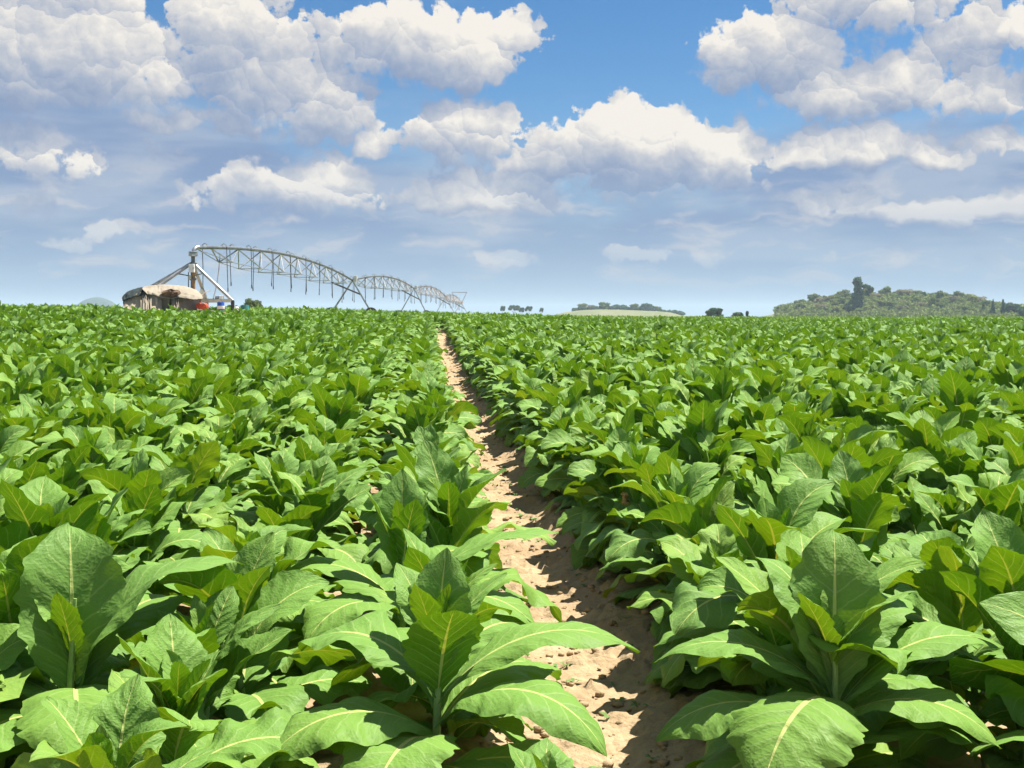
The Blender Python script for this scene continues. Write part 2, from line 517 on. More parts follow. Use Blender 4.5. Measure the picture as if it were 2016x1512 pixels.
# ------------------------------------------------------------------ tobacco
def leaf_material(name, dry=False):
    m, t = material(name)
    uv = t.node('ShaderNodeUVMap', uv_map='UVMap').outputs[0]
    s = t.node('ShaderNodeSeparateXYZ'); t.l.new(uv, s.inputs[0])
    u = t.math('ABSOLUTE', t.math('MULTIPLY_ADD', s.outputs[0], 2, -1)); v = s.outputs[1]
    tint = t.attr('tint'); age = t.attr('age')
    pos = t.node('ShaderNodeTexCoord').outputs['Object']
    # side veins leave the midrib at a slant and curve toward the tip
    ph = t.math('MULTIPLY', t.math('SUBTRACT', v, t.math('MULTIPLY', u, .20)), 10.0)
    ph = t.math('ADD', ph, t.math('MULTIPLY_ADD', t.noise(pos, 14, 2), .5, -.25))
    tri = t.math('PINGPONG', ph, .5)                       # 0 on a vein, .5 between
    side = t.math('MULTIPLY', t.mapr(tri, .0, .085, 1, 0), t.mapr(u, .55, 1.0, 1, .0))
    fine = t.voro(t.vmath('MULTIPLY', uv, (12, 40, 1)), 1.0, 'DISTANCE_TO_EDGE', 0, dims='2D')
    fine_v = t.mapr(fine, .0, .10, 1, 0)
    rib_w = t.mapr(v, 0, 1, .085, .022, 'LINEAR')
    rib = t.math('SUBTRACT', 1.0, t.mapr(t.math('DIVIDE', u, rib_w), .55, 1.0))
    mott = t.noise(pos, 9, 5, .6)
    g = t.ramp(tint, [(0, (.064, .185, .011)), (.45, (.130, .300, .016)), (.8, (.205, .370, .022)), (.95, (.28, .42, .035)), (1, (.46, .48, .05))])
    g = t.mix(t.mapr(mott, .35, .7, 0, .5), g, (.18, .355, .034, 1))
    g = t.mix(t.math('MULTIPLY', age, .25), g, (.165, .31, .015, 1))
    g = t.mix(t.math('MULTIPLY', fine_v, .16), g, (.24, .40, .10, 1))
    g = t.mix(t.math('MULTIPLY', side, .72), g, (.33, .46, .13, 1))
    spots = t.mapr(t.noise(pos, 33, 3, .7), .70, .76, 0, .55)
    g = t.mix(t.math('MULTIPLY', spots, t.mapr(age, .3, .0)), g, (.30, .27, .07, 1))
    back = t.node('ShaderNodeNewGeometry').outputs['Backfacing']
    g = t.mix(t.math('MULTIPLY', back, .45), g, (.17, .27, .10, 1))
    g = t.mix(rib, g, (.46, .52, .17, 1))
    h = t.math('ADD', t.math('MULTIPLY', t.mapr(tri, 0, .5, 0, 1, 'SMOOTHERSTEP'), t.mapr(t.noise(pos, 7, 2), .35, .65, .15, .75)), t.math('MULTIPLY', t.mapr(fine, 0, .35), .12))
    h = t.math('ADD', h, t.math('MULTIPLY', t.noise(pos, 15, 2, .5), 1.2))
    h = t.math('ADD', h, t.math('MULTIPLY', rib, -.6))
    cw = t.node('ShaderNodeCombineXYZ'); t.l.new(t.math('MULTIPLY', u, 2.2), cw.inputs[0]); t.l.new(t.math('MULTIPLY', ph, 1.1), cw.inputs[1]); t.l.new(t.math('MULTIPLY', tint, 30), cw.inputs[2])
    h = t.math('ADD', h, t.math('MULTIPLY', t.noise(cw.outputs[0], 1.6, 3, .55), 1.5))
    nrm = bump(t, h, .6, .0065)
    b = principled(t, g, t.mapr(mott, .3, .7, .48, .62), nrm, 0, .14)
    tr = t.node('ShaderNodeBsdfTranslucent'); t.l.new(nrm, tr.inputs['Normal'])
    tc = t.mix(1.0, g, (1.0, .88, .16, 1), 'MULTIPLY'); t.l.new(tc, tr.inputs['Color'])
    mx = t.node('ShaderNodeMixShader'); mx.inputs[0].default_value = .23
    t.l.new(b.outputs[0], mx.inputs[1]); t.l.new(tr.outputs[0], mx.inputs[2])
    finish(t, mx.outputs[0])
    return m


LEAF = leaf_material('tobacco_leaf')
STEM = worn('tobacco_stem', (.22, .34, .08), (.32, .42, .14), .55, scale=12)
WITHER = worn('withered_leaf', (.30, .17, .07), (.42, .28, .13), .9, scale=18, bstr=.6)

PS = np.array([0, .05, .12, .22, .34, .46, .58, .70, .80, .89, .95, 1.0])
PW = np.array([.13, .15, .30, .60, .86, .98, 1.0, .92, .74, .47, .24, .015])


def leaf_grid(nu, nv, L, W, p0, droop, az=0., base=(0, 0, 0), fold=.25, roll=.2, twist=0., wave=.10, wf=3.0, ph=0., bend=1.3, sway=0., quilt=.0038, asym=0., cup=0.):
    """One leaf: returns verts and uv. p0 = rise at the stem, droop = how far the blade bends over by its tip."""
    s = np.linspace(0, 1, nv + 1)
    mid_s = np.linspace(0, 1, 60)
    pit = p0 - droop * mid_s ** bend
    head = az + sway * mid_s ** 1.5
    d = np.stack([np.cos(head) * np.cos(pit), np.sin(head) * np.cos(pit), np.sin(pit)], -1)
    c = np.concatenate([[np.zeros(3)], np.cumsum((d[1:] + d[:-1]) / 2, 0)]) * L / 59
    mid = np.stack([np.interp(s, mid_s, c[:, k]) for k in range(3)], -1)
    pit = p0 - droop * s ** bend; head = az + sway * s ** 1.5
    ch, sh, cp, sp = np.cos(head), np.sin(head), np.cos(pit), np.sin(pit)
    S = np.stack([-sh, ch, 0 * s], -1); N = np.stack([-ch * sp, -sh * sp, cp], -1)
    a = twist * s; ca, sa = np.cos(a)[:, None], np.sin(a)[:, None]
    S, N = S * ca + N * sa, N * ca - S * sa
    w = np.interp(s, PS, PW); w[1:-1] = .25 * w[:-2] + .5 * w[1:-1] + .25 * w[2:]
    w = w * W / 2
    u = np.linspace(-1, 1, nu + 1)
    u = np.sign(u) * np.abs(u) ** .9
    U, SS = np.meshgrid(u, s); WW = w[:, None]; AU = np.abs(U)
    rag = 1 + (.05 * np.sin(SS * 37 + ph * 3 + U) + .04 * np.sin(SS * 71 + ph * 5 + 4 * U)) * AU
    x = U * WW * rag
    fo = fold * (1 - .45 * SS) + asym * U
    lat = x * np.cos(fo)
    z = np.abs(x) * np.sin(fo) - roll * WW * AU ** 2.6 + cup * WW * AU ** 2
    z = z + wave * WW * AU ** 1.8 * np.sin(2 * np.pi * wf * SS + ph + np.where(U > 0, 1.3, 0)) 
    z = z + .5 * wave * W * SS * np.sin(2 * np.pi * .8 * SS + 2 * ph) * U * .5
    if quilt:
        q = np.abs(np.sin(np.pi * 10 * (SS - .2 * AU))) * (.5 + .8 * np.sin(SS * 9 + ph + 2 * U) ** 2)
        z = z + quilt * q * np.clip(WW / (W / 2), 0, 1) * np.sin(np.pi * np.clip(AU * 1.05, 0, 1)) ** .7
    P = mid[:, None] + lat[..., None] * S[:, None] + z[..., None] * N[:, None] + np.asarray(base)
    uv = np.stack([U * .5 + .5, SS], -1)
    return P.reshape(-1, 3), uv.reshape(-1, 2)


def grid_faces(nu, nv):
    i = np.arange(nv)[:, None] * (nu + 1) + np.arange(nu)[None]
    return np.stack([i, i + 1, i + nu + 2, i + nu + 1], -1).reshape(-1, 4)


class Foliage:
    def __init__(self): self.v = []; self.f = []; self.uv = []; self.t = []; self.a = []; self.n = 0

    def leaf(self, nu, nv, tint, age, **kw):
        v, uv = leaf_grid(nu, nv, **kw)
        self.v.append(v); self.uv.append(uv); self.f.append(grid_faces(nu, nv) + self.n); self.n += len(v)
        self.t.append(np.full(len(v), tint)); self.a.append(np.full(len(v), age)); return self

    def arrays(self):
        return np.concatenate(self.v), np.concatenate(self.f), np.concatenate(self.uv), np.concatenate(self.t), np.concatenate(self.a)

    def mesh(self, name):
        v, f, uv, t, a = self.arrays()
        return np_mesh(name, v, f, LEAF, uv, {'tint': t, 'age': a})


def leaf_plan(r, H, n):
    """Leaves of one plant from the ground up: big drooping ones, arching ones, upright young ones."""
    out = []
    az = r.uniform(0, 6.28)
    for i in range(n):
        t = i / (n - 1)
        az += 2.4 + r.normal(0, .25)
        h = H * (.10 + .62 * t ** 1.05)
        if t < .54:                                      # full-grown leaves
            q = t / .54
            L = r.uniform(.50, .70) - .07 * (1 - q); W = L * r.uniform(.48, .60)
            p0 = R(r.uniform(28, 48) + 14 * q); dr = R(r.uniform(75, 115) - 10 * q)
            kw = dict(fold=r.uniform(.10, .38), roll=r.uniform(.1, .45), wave=r.uniform(.10, .27), twist=r.normal(0, .35), bend=r.uniform(.9, 1.4))
        elif t < .86:                                    # arching or standing leaves
            q = (t - .54) / .32
            L = r.uniform(.50, .64) - .10 * q; W = L * r.uniform(.44, .54)
            p0 = R(r.uniform(52, 74) + 12 * q); dr = R(r.uniform(20, 100))
            kw = dict(fold=r.uniform(.2, .5), roll=r.uniform(-.05, .35), wave=r.uniform(.08, .2), twist=r.normal(0, .4), bend=r.uniform(1.2, 2.2))
        else:                                            # heart of the plant
            q = (t - .86) / .14
            L = r.uniform(.26, .36) - .12 * q; W = L * r.uniform(.34, .44)
            p0 = R(r.uniform(66, 84)); dr = R(r.uniform(0, 40))
            kw = dict(fold=r.uniform(.5, .8), roll=r.uniform(-.1, .1), wave=r.uniform(.05, .15), twist=r.normal(0, .5), bend=1.5)
        kw.update(L=L, W=W, p0=p0, droop=dr, az=az, base=(0, 0, h), ph=r.uniform(0, 6.28), wf=r.uniform(1.8, 4.0), sway=r.normal(0, .22), asym=r.normal(0, .12), cup=r.uniform(-.1, .2))
        old = t < .14 and r.random() < .16
        out.append((t, .985 if old else float(np.clip(r.normal(.46 + .08 * (t > .6), .2), 0, .93)), kw))
    return out


def stem_mesh(r, H):
    m = MB()
    k = [(r.normal(0, .008), r.normal(0, .008), z) for z in np.linspace(-.12, .76 * H, 7)]
    m.tube(k, [.017, .017, .016, .015, .013, .010, .006], 8)
    return m


PLANS = []
for k in range(18):
    r = np.random.default_rng(100 + k)
    H = r.uniform(.92, 1.12)
    PLANS.append((H, leaf_plan(r, H, int(r.integers(19, 24))), r))


def hi_meshes(k):
    H, plan, r = PLANS[k]
    a, b = Foliage(), Foliage()
    for t, tint, kw in plan:
        (a if t < .86 else b).leaf(14, 34, tint, t, **kw)
    st = stem_mesh(r, H)
    me = bpy.data.meshes.new('stem'); me.from_pydata([tuple(v) for v in st.v], [], st.f); me.update()
    me.polygons.foreach_set('use_smooth', np.ones(len(me.polygons), bool)); me.materials.append(STEM)
    return a.mesh('foliage'), b.mesh('young_shoot'), me


def low_arrays(k, lod):
    H, plan, r = PLANS[k]
    fo = Foliage()
    nu, nv, keep = {1: (6, 12, 0.0), 2: (2, 5, .12), 3: (2, 2, .35)}[lod]
    for i, (t, tint, kw) in enumerate(plan):
        if t < keep or (lod == 3 and i % 2): continue
        kw = dict(kw); kw['quilt'] = 0
        if lod == 3: kw['W'] = kw['W'] * 1.25; kw['wave'] = 0
        fo.leaf(nu, nv, tint, t, **kw)
    return fo.arrays()


# ---- where the plants stand
def sow():
    spots = []
    r = np.random.default_rng(11)
    offs = [('r', k, .78 + .84 * k) for k in range(0, 112)] + [('l', k, -.60 - .84 * k) for k in range(0, 92)]
    for side, k, off in offs:
        y = -1.5 + r.uniform(0, .5)
        while y < 165:
            y += .43 * r.uniform(.75, 1.25)
            yy = y; xx = path_x(yy) + off + r.normal(0, .05)
            if abs(xx) > yy * .56 + 3.0: continue
            spots.append((xx, yy, side, k))
    y = 61.0
    while y < 165:                                        # the furrow ends; the crop closes over it
        y += .5; spots.append((float(path_x(y)) + r.normal(0, .12), y, 'm', 0))
    return spots


def in_frame(x, y, z, mx=60):
    c, s = math.cos(PITCH), math.sin(PITCH)
    d = z - CAM_H
    depth = y * c - d * s
    if depth < .4: return None
    px = 1008 + F * x / depth; py = 756 - F * (y * s + d * c) / depth
    return px, py


ORD = ['first', 'second', 'third', 'fourth', 'fifth', 'sixth', 'seventh', 'eighth', 'ninth', 'tenth', 'eleventh', 'twelfth', 'thirteenth', 'fourteenth', 'fifteenth', 'sixteenth', 'seventeenth', 'eighteenth', 'nineteenth', 'twentieth']


def ordinal(n):
    if n <= 20: return ORD[n - 1]
    return {2: 'twenty', 3: 'thirty', 4: 'forty', 5: 'fifty'}[n // 10] + '-' + ORD[n % 10 - 1] if n % 10 else {3: 'thirtieth', 4: 'fortieth', 5: 'fiftieth'}[n // 10]


# ---- the plants close to the camera, leaf by leaf: (height, azimuth, length, width, rise, droop, extras); 0 = toward the hill, 90 = away, 270 = toward the camera
def LF(h, az, L, W, p0, dr, tint=.5, age=.5, **kw):
    d = dict(base=(0, 0, h), az=R(az), L=L, W=W, p0=R(p0), droop=R(dr), fold=.25, roll=.2, wave=.09, wf=2.6, ph=(az * 7.3) % 6.28, bend=1.3, twist=0., sway=0., asym=0., cup=0.)
    d.update(kw)
    return age, tint, d


HEROES = [
    dict(x=1.06, y=3.78, H=1.0, label='big tobacco plant with a cupped leaf standing upright above a wide drooping one', leaves=[
        LF(.50, 78, .60, .30, 87, 70, .32, .7, bend=4.5, fold=.12, wave=.14, roll=-.1),
        LF(.52, 140, .56, .26, 74, 80, .35, .7, bend=3.2, fold=.2),
        LF(.50, 232, .60, .42, 38, 96, .62, .4, fold=.14, roll=.35, wave=.05, bend=.9),
        LF(.46, 8, .70, .28, 56, 86, .5, .5, fold=.3, bend=1.3),
        LF(.44, 335, .58, .30, 40, 95, .6, .4, fold=.2), LF(.38, 182, .66, .33, 40, 92, .55, .3, roll=.4),
        LF(.30, 205, .62, .36, 30, 88, .6, .3, roll=.4), LF(.52, 165, .66, .30, 44, 86, .45, .5), LF(.24, 250, .56, .33, 18, 72, .6, .2),
        LF(.54, 48, .60, .28, 58, 80, .5, .6), LF(.44, 108, .66, .32, 40, 90, .5, .4), LF(.34, 20, .66, .34, 26, 84, .5, .3), LF(.26, 305, .58, .34, 20, 72, .55, .2),
        LF(.60, 210, .34, .15, 74, 30, .7, .9, fold=.5), LF(.62, 330, .40, .17, 70, 50, .6, .9, fold=.4), LF(.12, 186, .52, .20, 26, 70, 1.0, .1), LF(.66, 100, .26, .10, 84, 15, .8, .95, fold=.6)]),
    dict(x=-.25, y=3.85, H=1.0, label='large tobacco plant with a long leaf arching out over the sandy furrow', leaves=[
        LF(.54, 70, .46, .24, 86, 20, .3, .7, fold=.45, bend=2), LF(.50, 290, .40, .27, 70, 30, .28, .7, fold=.3, bend=2, cup=.2),
        LF(.48, 12, .80, .30, 50, 88, .55, .5, fold=.3, bend=1.2, roll=.3), LF(.40, 330, .74, .34, 48, 108, .45, .4, fold=.3, roll=.4),
        LF(.50, 158, .62, .34, 52, 96, .42, .5, fold=.35, wave=.15), LF(.36, 205, .66, .40, 40, 92, .62, .4, fold=.2, roll=.3), LF(.34, 250, .56, .36, 34, 84, .6, .3),
        LF(.30, 175, .64, .38, 28, 82, .55, .3), LF(.46, 100, .64, .32, 46, 90, .5, .5), LF(.40, 45, .66, .34, 42, 92, .6, .4), LF(.26, 300, .60, .36, 22, 76, .5, .2), LF(.24, 355, .62, .34, 24, 78, .5, .2),
        LF(.58, 130, .42, .17, 72, 40, .5, .8, fold=.4), LF(.60, 20, .40, .16, 70, 45, .5, .8, fold=.4), LF(.60, 240, .34, .14, 76, 20, .7, .9, fold=.5), LF(.64, 320, .26, .09, 84, 15, .8, .95, fold=.6)]),
    dict(x=-1.52, y=3.98, H=1.05, label='tobacco plant with two tall olive leaves, one upright and one arching over', leaves=[
        LF(.42, 112, .66, .36, 86, 58, .22, .7, fold=.3, bend=3.5, roll=-.1, wave=.12), LF(.42, 22, .84, .38, 74, 96, .28, .7, fold=.35, bend=1.6, wave=.12),
        LF(.46, 292, .58, .36, 40, 96, .66, .4, fold=.16, roll=.3, bend=.9), LF(.36, 240, .60, .34, 34, 90, .55, .3), LF(.40, 185, .68, .34, 44, 92, .5, .4),
        LF(.50, 65, .70, .38, 50, 88, .62, .5, fold=.3), LF(.46, 140, .66, .34, 46, 90, .5, .4), LF(.34, 335, .66, .36, 36, 92, .55, .3), LF(.28, 210, .60, .36, 22, 76, .5, .2),
        LF(.34, 90, .66, .34, 30, 84, .55, .3), LF(.26, 5, .64, .36, 26, 82, .5, .2), LF(.54, 160, .40, .16, 76, 30, .6, .9, fold=.5), LF(.56, 260, .30, .12, 80, 20, .7, .9, fold=.5)]),
    dict(x=-.48, y=5.05, H=1.12, label='tobacco plant with narrow upright shoots and a pointed leaf reaching over the furrow', leaves=[
        LF(.60, 95, .50, .24, 86, 25, .28, .7, fold=.4, bend=2.5), LF(.62, 190, .44, .16, 76, 20, .35, .8, fold=.5), LF(.62, 300, .40, .17, 80, 25, .3, .8, fold=.45),
        LF(.52, 10, .78, .26, 44, 52, .45, .5, fold=.35), LF(.42, 345, .72, .34, 42, 100, .6, .4), LF(.48, 175, .70, .32, 50, 96, .6, .4), LF(.50, 55, .66, .32, 48, 90, .5, .5),
        LF(.44, 230, .62, .34, 40, 92, .55, .4), LF(.40, 120, .66, .34, 40, 88, .5, .4), LF(.32, 280, .60, .36, 28, 84, .5, .3), LF(.30, 20, .66, .36, 28, 84, .5, .2), LF(.28, 200, .62, .36, 24, 80, .5, .2),
        LF(.68, 30, .34, .12, 78, 25, .7, .9, fold=.6), LF(.70, 250, .28, .09, 84, 10, .8, .95, fold=.6), LF(.72, 140, .22, .07, 86, 5, .8, .95, fold=.6)]),
]
FILL = [(-1.0, 3.1, .72), (.10, 3.0, .64), (1.72, 2.95, .56), (-.55, 2.85, .62)]


def build_plants():
    spots = sow()
    r = np.random.default_rng(5)
    near, rest = [], []
    for x, y, side, k in spots:
        if math.hypot(x, y) < 1.55: continue
        if any(math.hypot(x - h['x'], y - h['y']) < h.get('clear', .29) for h in HEROES): continue
        if y < 3.3 and abs(x) < 2.2: continue
        z = float(land(x, y))
        q = in_frame(x, y, z + .75)
        ok = q is not None and -150 < q[0] < 2166 and q[1] < 1800
        (near if ok else rest).append((x, y, z, side, k))
    def on_mound(p): return -22.2 < p[0] < -12.5 and 55.4 < p[1] < 67
    near = [p for p in near if not on_mound(p)]; rest = [p for p in rest if not on_mound(p)]
    near.sort(key=lambda p: p[1])
    n_ind = 300 - len(HEROES) - len(FILL)
    rest += near[n_ind:]; near = near[:n_ind]
    meshes = [hi_meshes(k) for k in range(len(PLANS))]
    src = []
    for fol, sht, stm in meshes:
        e = empty('tobacco_plant', (0, -40, 0))
        src.append((e, link_mesh('foliage', fol, e), link_mesh('stem', stm, e), link_mesh('young_shoot', sht, e)))
    for h in HEROES:
        a, b = Foliage(), Foliage()
        for age, tint, kw in h['leaves']:
            (a if age < .86 else b).leaf(16, 44, tint, age, **kw)
        e = empty('tobacco_plant', (h['x'], h['y'], float(land(h['x'], h['y'])) + .04))
        link_mesh('foliage', a.mesh('foliage'), e); link_mesh('young_shoot', b.mesh('young_shoot'), e)
        stem_mesh(r, h['H']).build('stem', STEM, e, smooth=True)
        tag(e, h['label'], 'tobacco plant', 'tobacco plants in rows')
    near = [(x, y, float(land(x, y)), 'f', sc) for x, y, sc in FILL] + near
    count = {}; last = {}
    used = set()
    for i, (x, y, z, side, k) in enumerate(near):
        v = int(r.integers(0, len(src)))
        e, *parts = src[v]
        if v in used:
            e = e.copy(); COL.objects.link(e)
            for p in parts:
                c = p.copy(); c.parent = e; COL.objects.link(c)
        used.add(v)
        sc = k if side == 'f' else float(np.clip(r.normal(.86, .085), .60, 1.02)) 
        e.location = (x, y, z + .04); e.rotation_euler = (r.normal(0, .08), r.normal(0, .08), r.uniform(0, 6.28)); e.scale = (sc, sc, sc * r.uniform(.94, 1.08))
        if side == 'f':
            tag(e, ['low tobacco plant cut by the photo edge below the tent side plants', 'low tobacco plant at the photo edge beside the furrow under the long arching leaf', 'low tobacco plant at the photo edge on the hill side of furrow', 'smallest tobacco plant at the photo edge in the row of the arching leaf'][i], 'tobacco plant', 'tobacco plants in rows'); continue
        count[(side, k)] = count.get((side, k), 0) + 1
        where = {'r': 'wooded-hill side', 'l': 'tent side', 'm': 'middle'}[side]
        size = 'tall' if sc > 1.03 else ('low' if sc < .91 else 'broad')
        tag(e, f'{size} tobacco plant, {ordinal(count[(side, k)])} from camera in {ordinal(k + 1)} row on {where} of furrow', 'tobacco plant', 'tobacco plants in rows')
    placed = [o for o in COL.objects if o.name.split('.')[0] == 'tobacco_plant' and o.location.y > 0]
    for j, (wx, wy) in enumerate(((1440, 1135), (1850, 1165), (1575, 722), (1790, 690), (700, 880), (1330, 930))):
        best = min(placed, key=lambda o: abs((in_frame(*o.location[:2], o.location.z + .75) or (9e9, 9e9))[0] - wx) + abs((in_frame(*o.location[:2], o.location.z + .75) or (9e9, 9e9))[1] - wy))
        rows = []
        for a in range(9):
            rows.append([Vector(((.026 + .016 * math.sin(a * 2.3 + b * 1.7 + j)) * math.cos(b * .8) + .006 * a, (.024 + .016 * math.cos(a * 1.9 + b * 2.9)) * math.sin(b * .8 + a * .25), -.035 + .010 * a + .010 * math.sin(b * 3.1 + a))) for b in range(9)])
        m = MB(); m.sheet(rows)
        w = m.build('withered_leaf', WITHER, best, True, solid=.002, loc=(-.12 + .1 * (j % 3), -.22, .66)); w['label'] = 'brown crumpled withered leaf'
    for v, (e, *parts) in enumerate(src):
        if v not in used:
            for o in parts + [e]: bpy.data.objects.remove(o)
    # the rest of the crop: one mass
    V, FF, UV, T, A = [], [], [], [], []; n = 0
    packs = {1: {}, 2: {}, 3: {}}
    for x, y, z, side, k in rest:
        lod = 1 if y < 30 else (2 if y < 75 else 3)
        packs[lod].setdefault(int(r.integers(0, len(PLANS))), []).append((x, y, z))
    for lod, by in packs.items():
        for kk, pts in by.items():
            v, f, uv, t, a = low_arrays(kk, lod)
            pts = np.array(pts); m = len(pts)
            an = r.uniform(0, 6.28, m); sc = r.uniform(.76, .99, m)
            if lod > 1: sc *= r.uniform(.9, 1.08, m)
            sc *= np.where((pts[:, 0] < -10.5) & (pts[:, 0] > -22) & (pts[:, 1] > 42) & (pts[:, 1] < 58), 1.03, 1) * (.90 + .20 * vnoise(pts[:, 0] * .16, pts[:, 1] * .16, 12))
            ca, sa = np.cos(an)[:, None], np.sin(an)[:, None]
            P = np.empty((m, len(v), 3))
            P[..., 0] = (v[None, :, 0] * ca - v[None, :, 1] * sa) * sc[:, None] + pts[:, 0:1]
            P[..., 1] = (v[None, :, 0] * sa + v[None, :, 1] * ca) * sc[:, None] + pts[:, 1:2]
            P[..., 2] = v[None, :, 2] * sc[:, None] + pts[:, 2:3] + .04
            V.append(P.reshape(-1, 3)); UV.append(np.tile(uv, (m, 1)))
            FF.append((f[None] + (np.arange(m) * len(v))[:, None, None]).reshape(-1, 4) + n); n += m * len(v)
            T.append(np.clip(np.tile(t, m) - (.27 if lod > 1 else .08) + np.repeat(r.normal(0, .12, m), len(v)), 0, .93)); A.append(np.tile(a, m))  # farther plants get darker leaf colour, standing in for missing shade gaps
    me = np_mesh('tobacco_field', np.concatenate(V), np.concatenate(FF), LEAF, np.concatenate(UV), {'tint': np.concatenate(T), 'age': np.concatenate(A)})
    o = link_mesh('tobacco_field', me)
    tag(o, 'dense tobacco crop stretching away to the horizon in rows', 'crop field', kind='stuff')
    print('plants', len(near), len(rest), 'faces', len(me.polygons))


build_plants()
# ------------------------------------------------------------------ centre pivot irrigator
STEEL = worn('galvanised_steel', (.42, .44, .45), (.27, .29, .30), .42, .65, 3.0)
STEEL_D = worn('weathered_pipe', (.20, .22, .23), (.12, .13, .14), .5, .6, 2.0)
RUST = worn('rusty_pipe', (.36, .22, .10), (.26, .14, .07), .8, 0, 7.0)
HOSE = worn('hose_rubber', (.075, .08, .085), (.12, .12, .12), .6, 0, 9.0)
WHITE = worn('white_paint', (.80, .80, .78), (.68, .68, .66), .45, 0, 5.0)
BLACK = worn('black_plastic', (.025, .028, .03), (.05, .05, .05), .5, 0, 8.0)
PALE = worn('pale_beam', (.55, .57, .50), (.42, .44, .38), .6, .1, 4.0)
RUBBER = worn('tyre_rubber', (.03, .03, .03), (.09, .07, .05), .85, 0, 6.0)
MOUND_Z = 1.74


def build_mound():
    xs = np.linspace(-26, -8, 91); ys = np.linspace(50, 70, 81)

    def zf(X, Y):
        d = np.maximum(np.abs(X + 17.35) / 4.6, np.abs(Y - 60.6) / 4.9)
        k = smooth01((1.14 - d) / .16)
        return land(X, Y) - .03 + k * np.maximum(MOUND_Z - land(X, Y) + .03, 0) + .05 * vnoise(X * 2, Y * 2, 9) * k - .02 * (1 - k)
    v, f = grid_mesh(xs, ys, zf)
    tag(link_mesh('terrain', np_mesh('terrain', v, f, SOIL)), 'low earth mound under the irrigator', kind='structure')


build_mound()


